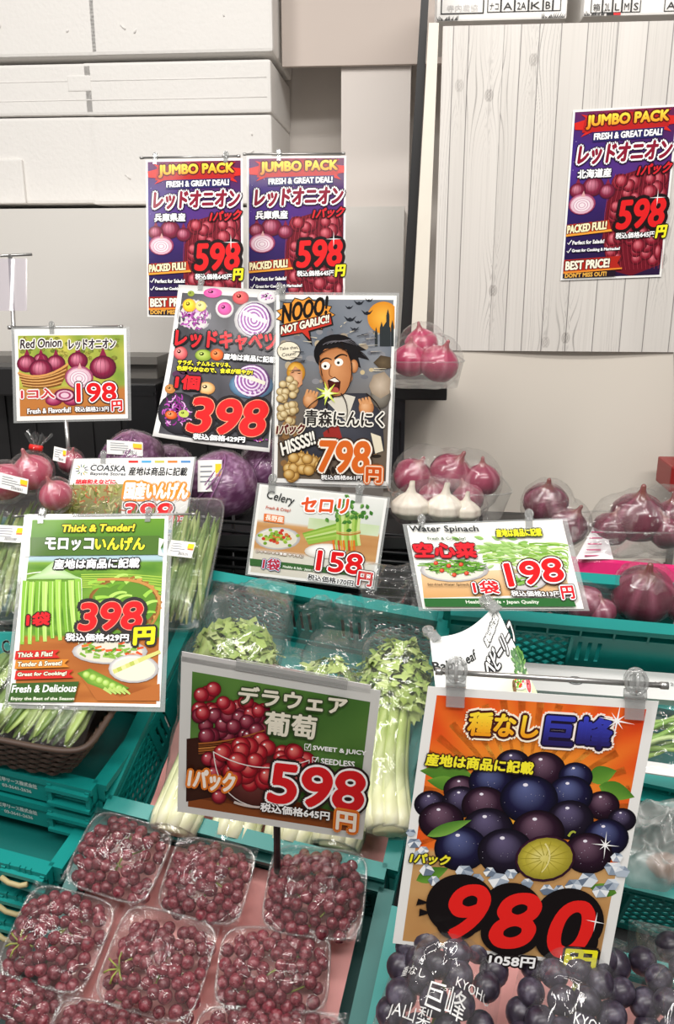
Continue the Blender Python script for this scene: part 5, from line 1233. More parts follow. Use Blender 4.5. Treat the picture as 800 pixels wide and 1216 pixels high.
# ---- small red onion sign on a pole
pix = [(17,391),(150,390),(152,497),(20,500)]; a = Art(pix); z = Zm(0, 370, 4.706); rng = random.Random(3)
a.field(nfield('#7f9a3c', '#c9c254', 6, 4, '#c07a3c', lambda u, v: 1 if v > .62 else 0), .03, .07, .975, .95, 16, 16)
for _ in range(40): x, y = z(rng.uniform(100, 660), rng.uniform(150, 270)); a.blob(x, y, 3.4, 2.6, rng.choice(['#a8b850', '#d8cf66', '#88a040']), lift=False)
for ox, oy, r_ in ((228, 270, 9), (150, 292, 12), (312, 290, 11.5), (228, 325, 14), (435, 275, 12), (575, 312, 16)): onion_art(a, *z(ox, oy), r_, dark='#4c0f26', mid='#8a1f42', hi='#e890a8')
x, y = z(235, 380); a.fan([z(102, 345), z(200, 372), z(300, 365), z(380, 300), z(376, 345), z(340, 410), z(250, 432), z(130, 412)], '#c08442', '#8c5522', z(235, 385))
for k in range(9): a.curve(z(104+k*3, 352+k*8), z(230, 392+k*6), z(374-k*4, 312+k*12), 1.1, '#e0ac68' if k % 2 else '#7a4a1e')
a.curve(z(100, 342), z(240, 400), z(382, 292), 2.6, '#d89c58'); half_onion(a, *z(442, 368), 17, 14)
for ox in (300, 400): a.blob(*z(ox, 498), 10, 6, '#a5305c', '#d57a9c', '#6b1438')
x, y = z(362, 468); a.blob(x, y, 13, 8, '#8a2a52', '#c77a9a', '#5a1030'); a.blob(x, y, 10, 6, '#e2b6c8'); a.blob(x, y, 7.5, 4.4, '#a8446e'); a.blob(x, y, 5, 3, '#e6c4d2')
a.text('Red Onion', z(114, 207), z(342, 196), 10.4, '#2c1c28', .35, [(1.3, '#f6f3ea')], slant=.08); a.text('レッドオニオン', z(386, 212), z(645, 206), 11.5, '#2c2230', .4, [(1.3, '#f2ede6')])
a.text('1コ入', z(120, 488), z(305, 482), 11, '#c8303c', .5, [(1.5, '#f3e6e4')]); price(a, '198', z(432, 504), z(648, 500), 21.5, outs=((2.6, '#3a2224'), (1.4, '#ffffff')), bold=.9); a.text('円', z(626, 556), z(682, 553), 12, '#dd2a2c', .6, [(1.9, '#3a2224'), (1.1, '#ffffff')])
a.text('Fresh & Flavorful!', z(155, 572), z(396, 562), 6, '#ffffff', .25, [(.8, '#54382a')]); a.text('税込価格213円', z(420, 560), z(608, 558), 6, '#ffffff', .2, [(1.0, '#3c2622')])
O_ = put(pix, .21); bp_ = O_[2]+O_[0]*.43+O_[1]; sign('price_sign', 'small red onion sign with a basket picture on a thin pole at the left', a, O_[2], O_[0], O_[1], [(.33, .026)], (-.04, .95, .004, .0028), ([bp_-np.array([0, -.004, 0]), bp_+np.array([0, .004, -.12])], .004, steel), sleeve=.03)
# ---- green bean salad sign with the store logo
pix = [(88,545),(231,543),(217,640),(70,643)]; a = Art(pix); z = Zm(0, 500, 2.963); rng = random.Random(6)
for k in range(11): g = 2*math.pi*k/11; x, y = z(288, 172); a.stroke([(x+3.4*math.cos(g), y+3.4*math.sin(g)), (x+8*math.cos(g), y+7*math.sin(g))], 1.5, ['#3a4a58', '#8a9a3c', '#d8a32c', '#58707c', '#6a8a4a'][k % 5], .7)
a.text('COASKA', z(316, 174), z(440, 178), 7, '#3b3f45', .25, slant=.1); a.text('Bayside Stores', z(316, 193), z(440, 195), 4.6, '#4a4d52', .15, slant=.1); a.text('スーパーマーケット', z(325, 153), z(412, 155), 2, '#7a7d82', 0)
for i, c in enumerate(('#d8322c', '#54a8d8', '#c9c25a', '#e0803a', '#5a90c8')): x0 = 452+i*46; a.quad([z(x0, 139), z(x0+34, 139), z(x0+34, 147), z(x0, 147)], c)
a.text('産地は商品に記載', z(452, 191), z(656, 193), 10, '#232326', .25)
a.quad([z(234, 225), z(436, 222), z(424, 345), z(210, 345)], ['#8d8c5a', '#a09a62', '#7c7a48', '#6f7044'])
for _ in range(120):
    x, y = z(rng.uniform(238, 420), rng.uniform(228, 338)); g = rng.uniform(0, 6.28); l = rng.uniform(5, 11); a.curve((x, y), (x+l*.5*math.cos(g+.4), y+l*.5*math.sin(g+.4)), (x+l*math.cos(g), y+l*math.sin(g)), 1.9, rng.choice(['#7f8a3e', '#a5a660', '#5f6a2c', '#c2ba82', '#8f6a42', '#b8603c']), 1.2, 4, lift=(_ % 5 == 0))
a.text('胡麻和えなどに', z(266, 222), z(404, 222), 5.4, '#d82430', .35, [(.7, '#f6dcd8')]); a.text('国産いんげん', z(436, 274), z(656, 276), 20, '#ffffff', .9, [(2.6, '#f0902c')])
price(a, '398', z(432, 352), z(600, 352), 21, bold=1.0); a.text('円', z(606, 374), z(644, 374), 14, '#d8242c', .5, [(1.6, '#2a2224'), (.9, '#ffffff')]); a.text('1パック', z(282, 366), z(380, 360), 8, '#b8202c', .4, [(1.3, '#2a2224'), (.7, '#ffffff')]); a.quad([z(592, 383), z(636, 383), z(634, 394), z(591, 394)], '#2d7fc0')
O_ = put(pix, .21); sign('price_sign', 'white green bean salad sign with a sunburst logo, behind the flat bean sign', a, O_[2], O_[0], O_[1], [(.24, .026)], sleeve=.015)
# ---- flat bean sign
pix = [(33,615),(200,613),(190,840),(10,836)]; a = Art(pix); z = Zm(0, 600, 3.636); rng = random.Random(21)
def mg(u, v):
    if v < .19: return lerp((104, 150, 46), (70, 118, 40), v/.19)
    if v < .24: return (168, 196, 206)
    if v < .66: return lerp((128, 168, 62), (84, 132, 44), .5+.9*nz((u*5, v*26, 0)))
    return lerp((190, 118, 58), (158, 88, 40), .5+.9*nz((u*3, v*22, 3)))
a.field(mg, .035, .012, .975, .985, 16, 60)
for k in range(7): a.curve(z(350, 300+k*9), z(520, 292+k*9), z(700, 310+k*12), 1.3, '#a9c64e', 1.0)
x, y = z(535, 425); a.blob(x, y, 43, 32, '#a8743a', '#c08a48', '#7c5226'); a.blob(x, y, 39, 28, '#5d8a2e')
for k in range(16): p = z(rng.uniform(380, 640), rng.uniform(330, 480)); g = rng.uniform(-.5, .1); l = 20; a.curve(p, (p[0]+l*.5, p[1]+l*g-3), (p[0]+l, p[1]+l*g), 4.6, rng.choice(['#7fb23c', '#9ccb4e', '#6a9e30', '#b4da6a']), 2.0)
for k in range(15): g = -1.4+k*.21; a.stroke([(x+41*math.cos(g), y+30*math.sin(g)), (x+45*math.cos(g+.12), y+33*math.sin(g+.12))], 3, '#c99650' if k % 2 else '#a06c34')
a.curve(z(420, 322), z(690, 300), z(690, 430), 3.4, '#c28c4a', 3.4); a.curve(z(690, 430), z(680, 500), z(640, 530), 3.4, '#b27c3e', 2.6)
for k in range(9): x0 = 112+k*28; a.curve(z(x0, 318+rng.uniform(0, 14)), z(x0-12+k*2, 460), z(x0-16+k*5, 606-rng.uniform(0, 16)-k*4), 7.2, ['#8cc046', '#a6d35c', '#7ab038', '#b7de72'][k % 4], 4.4, 10); a.curve(z(x0+4, 330), z(x0-8+k*2, 460), z(x0-12+k*5, 590-k*4), .8, '#d6efa2', .5, 8)
a.curve(z(106, 300), z(235, 268), z(352, 318), 1.2, '#e8f4dc', 1.0); a.curve(z(352, 318), z(360, 470), z(340, 600), 1.0, '#dcecc8', .8)
a.fan([z(235, 240), z(285, 285), z(350, 318), z(110, 320), z(175, 290)], '#cfe3bc', '#a8c98a')
x, y = z(475, 632); dish(a, x, y, 45, 15, '#f1ede4', '#d8d4c4'); 
for k in range(44): p = (x+rng.uniform(-36, 34), y+rng.uniform(-9, 7)); g = rng.uniform(-.6, .6); a.stroke([p, (p[0]+8*math.cos(g), p[1]+8*math.sin(g))], 3.2, rng.choice(['#7ca83e', '#94bc54', '#5c8a2c', '#d8582c', '#e2702e', '#86b048']), 2.2, lift=(k % 4 == 0))
x, y = z(578, 706); dish(a, x, y, 30, 17, '#f4f1ea', '#e4e0cc')
for k in range(7): p = z(490+k*18, 720-k*8); a.stroke([p, (p[0]+26, p[1]-11)], 5.2, ['#d2d27c', '#b9c45c', '#e2de9c'][k % 3], 4)
a.poly([z(350, 740), z(520, 830), z(690, 770), z(690, 845), z(420, 845)], '#b46a34'); a.fan([z(335, 725), z(390, 705), z(560, 790), z(500, 815), z(380, 770)], '#9cc254', '#5f8c2e')
for k in range(6): a.blob(*z(375+k*28, 732+k*12), 5, 4.4, '#a9cc5e', '#cfe494', '#6f9c34')
for k in range(5): p = z(450+k*20, 790); a.stroke([p, (p[0]+9, p[1]+7)], 4, '#b8d070', 2)
a.poly([z(130, 140), z(690, 132), z(686, 214), z(128, 220)], '#4d6f2c'); a.poly([z(112, 150), z(132, 142), z(130, 222), z(104, 226), z(122, 190)], '#e9efe2'); a.poly([z(712, 150), z(688, 142), z(684, 216), z(708, 222), z(694, 186)], '#e9efe2')
a.text('Thick & Tender!', z(266, 116), z(578, 112), 8.2, '#f2d93a', .5, [(1.2, '#3c4a1c')], slant=.15); a.text('モロッコ', z(196, 194), z(402, 194), 14, '#ffffff', .7, [(1.0, '#33501f')]); a.text('いんげん', z(412, 194), z(624, 194), 14.5, '#f6e83a', .7, [(1.0, '#33501f')])
a.text('産地は商品に記載', z(234, 276), z(600, 270), 11, '#ffffff', .5, [(1.7, '#2c2a2c')], slant=.05); price(a, '398', z(342, 540), z(606, 532), 31, '#ea2024', ((5.0, '#332f30'), (.8, '#f6a08a')), 1.6, .06)
a.text('1袋', z(118, 522), z(214, 516), 14.5, '#e0242c', .8, [(1.6, '#40201c')]); a.text('税込価格429円', z(286, 586), z(556, 588), 8.6, '#ffffff', .4, [(1.8, '#332f30')]); a.text('円', z(580, 602), z(664, 598), 19, '#f4ea24', 1.4, [(2.4, '#332f30')])
for (y0, c, s, x1) in ((636, '#d2302a', 'Thick & Flat!', 250), (676, '#d88a34', 'Tender & Sweet!', 290), (722, '#d2302a', 'Great for Cooking!', 310)):
    a.poly([z(72, y0-6), z(x1+10, y0-10), z(x1-8, y0+8), z(x1+12, y0+24), z(66, y0+32)], c); a.text(s, z(78, y0+22), z(x1-22, y0+16), 5.4, '#fff6dc', .25, [(.6, '#54201a')], slant=.1)
a.poly([z(56, 770), z(345, 762), z(320, 850), z(38, 850)], '#3d5f2a'); a.text('Fresh & Delicious', z(54, 810), z(330, 806), 8.6, '#ffffff', .3, slant=.12); a.text('Enjoy the Best of the Season', z(50, 846), z(322, 846), 4.6, '#f2f4e4', .15, slant=.12)
O_ = put(pix, .21); sign('price_sign', 'green flat bean sign in a clear sleeve, leaning over the wicker basket', a, O_[2], O_[0], O_[1], [(.10, .026), (.86, .024)], (-.10, 1.16, .004, .0016), sleeve=.03)
# ---- celery sign
pix = [(308,575),(460,592),(444,700),(294,682)]; a = Art(pix); z = Zm(220, 540, 3.077); rng = random.Random(31)
def cg(u, v): 
    if v < .40: return lerp((232, 232, 228), (206, 212, 204), min(1, u*v*3))
    if v < .72: return lerp((206, 158, 104), (190, 136, 84), .5+.9*nz((u*3, v*16, 0)))
    return lerp((212, 206, 190), (224, 222, 214), u)
a.field(cg, .02, .02, .98, .97, 16, 24); a.field(nfield('#bcd0a0', '#dfe6d2', 5, 5), .42, .30, .97, .42, 12, 4)
x, y = z(337, 306); dish(a, x, y, 27, 13.5, '#efece6', '#dcd8c8'); 
for k in range(70): p = (x+rng.gauss(0, 9), y-1+rng.gauss(0, 3.6)); a.blob(*p, 2.4, 2.0, rng.choice(['#8db33e', '#6f9a30', '#c63a2c', '#d86a3c', '#b4cc64', '#a8c250']), lift=(k % 6 == 0), seg=8)
for k in range(7): a.stroke([z(430+k*3, 292+k*5), z(556, 255+k*8)], 4.2, ['#7fa83c', '#a4c45c', '#94b84a', '#c2d68a'][k % 4], 3.4)
for k in range(9): a.curve(z(556+k*10, 340-k), z(560+k*8, 280), z(552+k*11, 212), 3.8, ['#a8c860', '#86ae46', '#c6da8e'][k % 3], 3.0)
a.curve(z(552, 286), z(595, 300), z(640, 284), 1.8, '#b0783c'); a.curve(z(552, 280), z(595, 293), z(640, 278), 1.0, '#d8a868')
for k in range(46): p = z(597+rng.gauss(0, 36), 205+rng.gauss(0, 22)); g = rng.uniform(0, 6.3); a.leaf(p, (p[0]+7*math.cos(g), p[1]+6*math.sin(g)), 2.2, rng.choice(['#4f8a34', '#6ea648', '#3f7a2c', '#86b85c']), '#3c7030')
x, y = z(512, 352); a.blob(x, y, 25, 9, '#f0ede8', '#ffffff', '#d0c8bc')
for k in range(9): a.stroke([z(545+k*9, 350), z(540+k*9.5, 312)], 2.6, ['#e0762c', '#a8c45c', '#c8502c', '#d8a03c'][k % 4], 2.2)
a.poly([z(236, 378), z(470, 405), z(690, 432), z(684, 448), z(236, 404)], '#3c6636'); a.text('Healthy & Safe · Japan Quality', z(356, 414), z(498, 432), 3.6, '#eef4e6', .1)
a.text('Celery', z(291, 166), z(390, 192), 13, '#26292a', .1, slant=.22); a.text('Fresh & Crisp!', z(293, 200), z(382, 212), 4.6, '#c4604c', .1, slant=.1); a.poly([z(288, 214), z(362, 224), z(360, 252), z(286, 242)], '#e2783c'); a.text('長野産', z(292, 238), z(356, 247), 6.6, '#fff2e4', .2)
a.text('セロリ', z(422, 208), z(590, 214), 17, '#e2562c', .9, [(1.6, '#ffffff')]); a.text('シャキシャキ食感 サラダに', z(258, 356), z(430, 376), 3.4, '#ffffff', .1, [(.4, '#8a6238')])
a.text('1袋', z(282, 416), z(342, 424), 13, '#b82c44', .5, [(1.4, '#2a2a5c'), (.8, '#d8e0f4')]); a.text('税込価格170円', z(446, 456), z(612, 480), 7, '#2a2828', .2, [(.9, '#ffffff')]); price(a, '158', z(478, 420), z(640, 436), 23, outs=((2.6, '#3a2224'), (1.5, '#ffffff')), bold=1.0); a.text('円', z(628, 474), z(678, 481), 16, '#d8242c', .7, [(2.2, '#3a2224'), (1.3, '#ffffff')])
O_ = put(pix, .21); sign('price_sign', 'white celery sign with a standing celery bunch, hung before the crate of celery', a, O_[2], O_[0], O_[1], [(.10, .034), (.78, .032)], sleeve=.02)
# ---- water spinach sign
pix = [(483,624),(667,617),(693,723),(502,723)]; a = Art(pix); z = Zm(460, 560, 3.077); rng = random.Random(41)
a.field(nfield('#fbfaf6', '#f2f1ea', 3, 5), .0, .0, 1, 1, 4, 4); a.poly([z(122, 372), z(640, 350), z(672, 448), z(132, 462)], [lin('#e7c396'), lin('#efd6b0'), lin('#dcae78'), lin('#d8a468')])
for k in range(110):
    x0, y0 = rng.uniform(340, 620), rng.uniform(262, 340); a.curve(z(x0, y0), z(x0+50, y0-8), z(min(660, x0+110), y0+rng.uniform(-6, 34)), 2.0, rng.choice(['#a8cc66', '#8fba4e', '#c8e09a', '#76a83c', '#dcecc0']), 1.0, 5, lift=(k % 6 == 0))
for k in range(50): p = z(rng.gauss(450, 70), rng.gauss(285, 18)); g = rng.uniform(2.4, 3.9); a.leaf(p, (p[0]+13*math.cos(g), p[1]+8*math.sin(g)), 2.0, rng.choice(['#9ec66a', '#b9d88c', '#86b256', '#d6e8b8']), '#8fbc60')
x, y = z(245, 360); dish(a, x, y, 41, 14, '#f3f0ea', '#e2ddd0'); salad(a, x, y-4, 31, 8, ['#4f8a2c', '#6ea83c', '#3c7020', '#86ba50', '#5c9834'], 110, rng, 1.8, .45)
for ox, oy in ((200, 362), (178, 335), (270, 340), (290, 372), (225, 345), (245, 378)): a.blob(*z(ox, oy), 2.8, 2.4, '#d8402c', '#f0825c', '#a02418')
x, y = z(505, 402); dish(a, x, y, 25, 11); salad(a, x, y, 18, 6, ['#5c9834', '#3c7020', '#86ba50'], 40, rng, 1.8, .5)
a.poly([z(134, 464), z(678, 463), z(690, 494), z(140, 495)], '#2f6a34'); a.text('Healthy & Safe • Japan Quality', z(290, 486), z(556, 486), 5.0, '#eef4e6', .15)
a.text('Water Spinach', z(86, 226), z(336, 226), 9, '#23272a', .25); a.text('Fresh & Crunchy!', z(150, 253), z(288, 253), 4.2, '#3c5c34', .12); a.text('空心菜', z(106, 314), z(328, 314), 17, '#dd2430', 1.0, [(1.2, '#5c1418')]); a.text('産地は商品に記載', z(402, 240), z(566, 236), 9, '#ece52e', .4, [(1.5, '#3a4420')])
a.text('Stir-fried Water Spinach', z(150, 420), z(300, 420), 3.6, '#4a3a28', .1); a.text('1袋', z(320, 446), z(412, 446), 15, '#d8242c', .6, [(2.2, '#2a2224'), (1.2, '#ffffff')]); price(a, '198', z(448, 420), z(648, 398), 27, outs=((3.0, '#4a2426'), (1.6, '#ffffff')), bold=1.3, slant=-.04); a.text('税込価格213円', z(456, 456), z(634, 458), 6.6, '#ffffff', .2, [(1.2, '#4a4442')]); a.text('円', z(642, 466), z(686, 464), 15, '#d8242c', .7, [(2.2, '#3a2224'), (1.3, '#ffffff')])
O_ = put(pix, .21); sign('price_sign', 'white water spinach sign with a plate of greens and green lower band', a, O_[2], O_[0], O_[1], [(.10, .026), (.80, .028)], sleeve=.03)
# ---- small red grape sign on a black pole
pix = [(218,782),(449,822),(428,995),(213,962)]; a = Art(pix); z = Zm(200, 770, 3.077); rng = random.Random(51)
a.field(nfield('#3f6a2c', '#6f9a48', 3, 6, '#2c4a20', lambda u, v: .5*v), .045, .07, .965, .965, 14, 12)
def inside(px, py):
    h = a.Hi @ np.array([px, py, 1]); u, v = h[:2]/h[2]; return .075 < u < .93 and .10 < v < .93
a.poly([a.q(.045, .72), a.q(.55, .80), a.q(.965, .86), a.q(.965, .965), a.q(.045, .965)], '#6e3418'); a.poly([a.q(.045, .9), a.q(.965, .9), a.q(.965, .965), a.q(.045, .965)], '#8c4a22')
a.fan([z(66, 330), z(350, 296), z(330, 420), z(300, 520), z(64, 560)], '#4a2a1e', '#35180f')
for k in range(90):
    X, Y = rng.uniform(85, 350), rng.uniform(130, 330)
    if Y < 130+max(0, X-150)*.45: continue
    if inside(*z(X-8, Y)): grape_art(a, *z(X, Y), 9.6*rng.uniform(.85, 1.1), *(('#a81c2e', '#ee7a7c', '#5a0a16') if Y < 240 else ('#7c1c34', '#c06a78', '#3c0a18')))
for k in range(5): a.curve(z(110, 345-k*2+k*11), z(230, 340+k*8), z(352, 296+k*10), 2.0, ['#a8602c', '#7c4420', '#c07a3c'][k % 3], 1.6)
for k in range(14):
    X, Y = rng.uniform(70, 220), rng.uniform(370, 550)
    if inside(*z(X-6, Y)): grape_art(a, *z(X, Y), 9, '#9c1c30', '#e4707a', '#4c0a16')
x, y = z(335, 430); a.blob(x, y+16, 48, 34, '#5a2a26', '#7c4a44', '#3a1814')
for k in range(44):
    X, Y = rng.uniform(190, 500), rng.uniform(330, 500); Y = max(Y, 330+abs(X-330)*.35)
    grape_art(a, *z(X, Y), 11.6*rng.uniform(.85, 1.1), '#b41c2c', '#f08078', '#5c0a14')
a.curve(z(165, 370), z(180, 560), z(340, 575), 1.2, '#e8e0dc', 1.0, 12); a.curve(z(340, 575), z(480, 570), z(515, 405), 1.2, '#d8ccc8', 1.0, 12); a.curve(z(165, 372), z(330, 470), z(515, 402), 1.2, '#f0e8e4', 1.2, 12); a.curve(z(240, 555), z(330, 590), z(430, 560), 3.0, '#cfc2bc', 2.0, 10)
a.text('デラウェア', z(256, 192), z(648, 236), 20, '#efe9d6', .9, [(1.7, '#3a4a2c')]); a.text('葡萄', z(350, 306), z(536, 326), 27, '#efe9d6', .9, [(1.7, '#3a4a2c')])
for (bx, by, s, x0, x1, yb) in ((498, 342, 'SWEET & JUICY', 527, 720, 368), (526, 390, 'SEEDLESS', 556, 678, 414)):
    P_ = [z(bx, by), z(bx+22, by+3), z(bx+21, by+25), z(bx-1, by+22)]; a.stroke(P_+[P_[0]], .8, '#ffffff'); a.stroke([z(bx+4, by+11), z(bx+9, by+18), z(bx+20, by)], 1.3, '#ffffff'); a.text(s, z(x0, yb), z(x1, yb+(x1-x0)*.105), 6.4, '#ffffff', .3)
a.text('1パック', z(72, 498), z(236, 520), 22, '#fff4e6', 1.0, [(2.5, '#e8802c')], slant=.06)
a.text('598', z(364, 550), z(702, 588), 45, '#d81c22', 2.2, [(5.2, '#2a1c1a'), (2.4, '#ffffff')], slant=.06); a.text('税込価格645円', z(336, 586), z(586, 620), 10, '#ffffff', .4, [(1.0, '#2a1812')]); a.text('円', z(612, 650), z(680, 662), 21, '#fff2e0', 1.0, [(3.4, '#e8802c'), (1.4, '#d8641c')])
O_ = put(pix, .21); bp_ = O_[2]+O_[0]*.535+O_[1]*1.0
r = sign('price_sign', 'small red grape sign with a glass bowl of grapes on a black pole', a, O_[2], O_[0], O_[1], (), None, ([bp_+np.array([0, .006, .06]), on(329, 1050, -.02)], .0042, black), paper='#dcdcd8', margin=.012)
m = MB(); P0, U, V = O_[2], O_[0], O_[1]; n = np.cross(U, V); n /= np.linalg.norm(n); m.box((0, 0, 0), (.12, .012, .003), np.stack([U/np.linalg.norm(U), -V/np.linalg.norm(V), -n], 1), 0, P0+U*.55-V*.02); m.build('holder_bar', clip_clear, r, r.location)
m = MB(); slab(m, [P0-U*.01-V*.04, P0+U*.96-V*.035, P0+U*.96+V*.02, P0-U*.01+V*.02], .001, 0, n*np.sign(n[1])); m.build('sleeve_flap', solid('frosted_flap', '#d6d4d2', .3, var=.02), r, r.location)
# ---- large black grape sign
pix = [(508,815),(782,833),(722,1150),(466,1120)]; a = Art(pix); z = Zm(460, 780, 2.353); rng = random.Random(61)
def kg(u, v):
    if v > .62: return lerp((206, 164, 108), (188, 138, 84), .5+.9*nz((u*4, v*14, 0)))
    r = math.hypot(u-.5, (v-.4)*1.2); g = math.atan2(v-.4, u-.5); ray = .5+.5*math.sin(g*22); c = lerp((250, 196, 60), (222, 62, 22), min(1, r*1.7)); return lerp(c, (248, 150, 50), ray*.4*min(1, r*3))
a.field(kg, .045, .03, .955, .985, 60, 50)
for k in range(36):
    g0 = 2*math.pi*k/36; cx, cy = a.q(.5, .42); P_ = []
    for dg, rad in ((0, 26), (-.035, 130), (.035, 130)): P_.append((cx+rad*math.cos(g0+dg), cy+rad*math.sin(g0+dg)))
    def cl(p):
        h = a.Hi @ np.array([p[0], p[1], 1]); u, v = h[:2]/h[2]; return a.q(min(.955, max(.045, u)), min(.6, max(.03, v)))
    if math.sin(g0) < .35: a.poly([P_[0], cl(P_[1]), cl(P_[2])], [lin('#f9c24e'), lin('#f08a34'), lin('#f08a34')], lift=False)
for p0, p1, w_ in (((235, 330), (90, 318), 22), ((200, 360), (110, 345), 16), ((560, 340), (640, 318), 20), ((590, 360), (690, 392), 20), ((80, 625), (170, 590), 16), ((640, 660), (560, 640), 14)): a.leaf(z(*p0), z(*p1), w_/2.353*1.3, '#6c9c38', '#477a28')
KC = (('#1e1628', '#645a7c', '#0c0812'), ('#2a1426', '#74566a', '#10060e'), ('#1a1738', '#5c6494', '#0a0816'))
gl_ = [(350, 300, 45), (435, 318, 58), (525, 335, 44), (120, 412, 42), (205, 372, 45), (290, 350, 58), (205, 405, 48), (600, 415, 44), (510, 385, 58), (655, 455, 36), (270, 415, 58), (395, 398, 74), (510, 455, 60), (150, 458, 58), (610, 505, 58), (280, 482, 66), (420, 490, 68), (205, 535, 68), (330, 545, 72), (560, 548, 62)]
for i, (X, Y, R_) in enumerate(gl_):
    x, y = z(X, Y); r = R_/2.353*1.1; c = KC[i % 3]; a.blob(x, y, r, r*.84, c[0], c[1], c[2], off=(-.15, -.5), seg=26)
    for k in range(9): g, t = rng.uniform(0, 6.3), rng.uniform(.1, .85); a.blob(x+r*t*math.cos(g), y+r*.8*t*math.sin(g), .55, .5, '#cfc8dc', seg=6, lift=False)
    a.blob(x-r*.12, y-r*.5, r*.09, r*.06, '#efeaf6', seg=8)
a.leaf(z(110, 500), z(235, 455), 7, '#7cac48', '#4a7c2c')
def ice(X, Y, s):
    pts = []
    for i in range(6): g = i*1.05+rng.uniform(-.2, .2); pts.append(z(X+s*math.cos(g), Y+s*.8*math.sin(g)))
    c0 = z(X+rng.uniform(-5, 5), Y-s*.25)
    for i in range(6): a.poly([pts[i], pts[(i+1) % 6], c0], rng.choice(['#dfe6ee', '#b4c0ce', '#8e9cae', '#f2f5f8', '#a8b4c4', '#6e7c90']), lift=(i == 0))
for X, Y, s in [(75, 520, 20), (90, 560, 26), (65, 490, 14), (110, 595, 22), (215, 600, 26), (250, 620, 20), (310, 625, 30), (345, 605, 18), (520, 640, 26), (560, 622, 28), (595, 655, 24), (630, 590, 26), (625, 635, 22), (640, 560, 18), (655, 600, 22), (130, 625, 18), (390, 632, 18), (445, 650, 20), (100, 540, 16), (480, 650, 18), (285, 600, 18), (180, 625, 16)]: ice(X, Y, s)
x, y = z(440, 562); a.blob(x, y, 36, 27.5, '#4a2440', '#6c4060', '#2a1020', rot=-.15); a.blob(x, y, 33, 24.6, '#bcae3c', '#dccb62', '#94882c', rot=-.15); a.blob(x, y, 24, 17, '#cdbe52', '#e6da86', '#b0a238', rot=-.15)
for k in range(14): g = k*.45; a.stroke([(x+6*math.cos(g), y+4*math.sin(g)), (x+30*math.cos(g), y+21*math.sin(g))], .9, '#a0922e', .4)
a.curve(z(440, 520), z(470, 560), z(430, 600), 2.0, '#e8dc94', 1.2); a.curve(z(505, 500), z(515, 480), z(525, 490), 3, '#a8b040', 2)
a.text('種なし', z(222, 216), z(416, 226), 27, '#f29a1c', 1.2, [(5.2, '#fff2dc'), (2.8, '#4a1c14')], top='#ffe23c'); a.text('巨峰', z(434, 244), z(618, 256), 36, '#23174a', 1.6, [(4.8, '#fbeee4'), (2.2, '#1c1230')], top='#3c44c0')
a.text('産地は商品に記載', z(106, 300), z(404, 326), 14, '#f6ea34', .7, [(1.8, '#2a1c18')]); a.text('1パック', z(62, 572), z(170, 580), 11.5, '#f4ea3a', .6, [(1.5, '#2c2416')], slant=.1)
for X, Y, rx, ry in ((204, 690, 96, 86), (196, 740, 60, 48), (346, 712, 88, 84), (344, 770, 84, 62), (506, 735, 98, 92), (500, 790, 88, 64)): a.blob(*z(X, Y), rx/2.353, ry/2.353, '#120c0e', seg=40)
a.fan([z(86, 672), z(118, 684), z(80, 692)], '#120c0e', '#120c0e'); a.fan([z(90, 700), z(122, 712), z(88, 722)], '#120c0e', '#120c0e')
for s_, x0, x1, yb, h in (('9', 148, 266, 780, 61), ('8', 278, 408, 806, 62), ('0', 434, 560, 832, 64)): a.text(s_, z(x0, yb), z(x1-14, yb), h, '#e8231f', 3.0, slant=.14)
a.text('1058円', z(282, 856), z(408, 866), 12, '#ffffff', .6, [(2.2, '#1c1416')]); a.text('円', z(492, 862), z(576, 868), 21, '#f2ea24', 1.4, [(3.0, '#1c1416')])
a.star(*z(640, 176), 22, '#ffffff', 1.6, 4, .2); a.star(*z(640, 176), 12, '#ffffff', 1.6, 4, .98); a.star(*z(607, 522), 17, '#ffffff', 1.3, 4, .1); a.star(*z(607, 522), 9, '#ffffff', 1.3, 4, .9); a.star(*z(580, 736), 12, '#ffffff', 1.0, 4, .2)
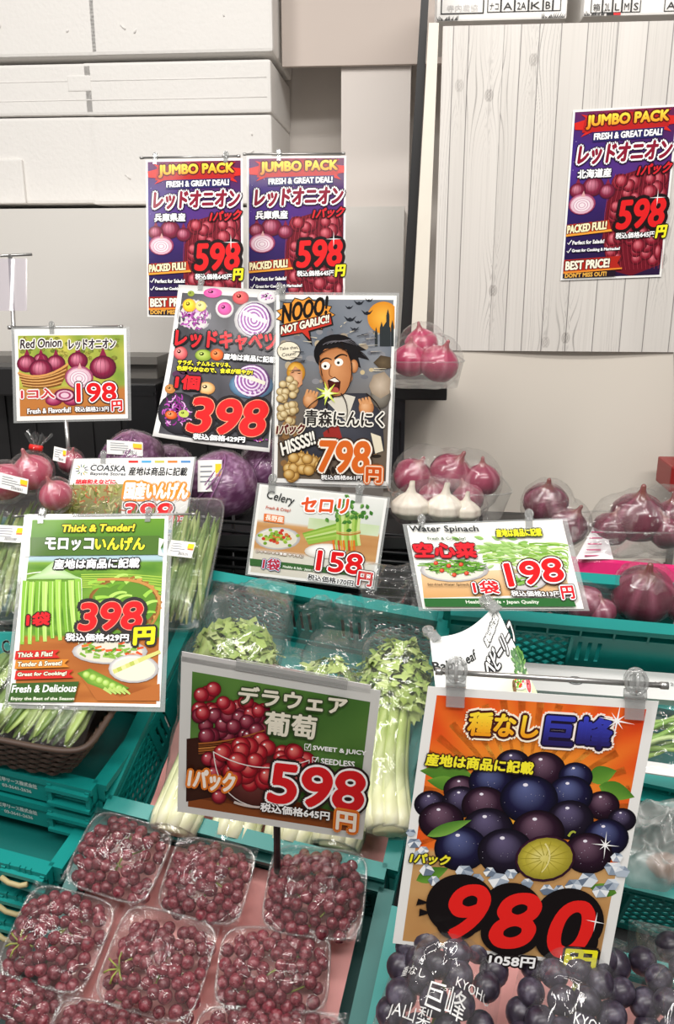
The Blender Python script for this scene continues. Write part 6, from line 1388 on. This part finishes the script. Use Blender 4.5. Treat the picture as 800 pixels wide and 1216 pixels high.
O_ = put(pix, .21); sign('price_sign', 'large orange sign for seedless black grapes, biggest of the signs', a, O_[2], O_[0], O_[1], [(.125, .052), (.90, .052)], (.05, 1.02, .014, .0026), paper='#ecebe8')
# ---- curled baby leaf sign behind it
pix = [(510, 757), (588, 718), (642, 832), (518, 826)]; a = Art(pix); z = Zm(490, 700, 4.21); rng = random.Random(71)
a.field(nfield('#e4e5e4', '#f0f0ee', 3, 2, '#b9cf8e', lambda u, v: max(0, min(1, (u*.6+v-1.0)*1.6))), .0, .0, 1, 1, 10, 10)
for k in range(60): p = z(rng.uniform(455, 545), rng.uniform(275, 400)); g = rng.uniform(-2.6, -.6); a.leaf(p, (p[0]+9*math.cos(g), p[1]+9*math.sin(g)), 2.4, rng.choice(['#4f8a34', '#6ea648', '#2f6a24', '#86b85c', '#3a7a2c']), '#2c5c22')
x, y = z(492, 428); a.blob(x, y, 15, 10, '#efece6', '#ffffff', '#c8c0b4')
for k in range(26): a.blob(x+rng.uniform(-11, 11), y+rng.uniform(-6, 5), 2.4, 2, rng.choice(['#d8402c', '#5c9834', '#e0c03c', '#c83048', '#86ba50']), lift=(k % 5 == 0), seg=8)
x, y = z(548, 450); a.blob(x, y, 6.5, 13, '#e2e2dc'); a.blob(x, y, 5, 11, '#c83038', '#f0828a', '#8c1820'); x, y = z(435, 445); a.blob(x, y, 3, 9, '#7a5a3c')
a.text('Baby Leaf', z(108, 412), z(250, 308), 13, '#2a2c2c', .2, up=(-.22, -.97)); a.text('産地は商品に記載', z(308, 246), z(412, 132), 8, '#f2f2ee', .3, [(1.3, '#2c2c2e')], up=(-.45, -.9)); a.text('ベビーリーフ', z(300, 390), z(520, 214), 22, '#f4f4f0', .5, [(2.0, '#262628')], up=(-.35, -.93))
Q = [at(x, y, d) for (x, y), d in zip(pix, (.99, 1.01, .93, .90))]
r = curl_sign('price_sign', 'curled baby leaf sign tucked behind the top of the large orange sign', a, Q, lambda u, v: -.014*math.sin(math.pi*u), clips=[(.05, .034), (.95, .040)])
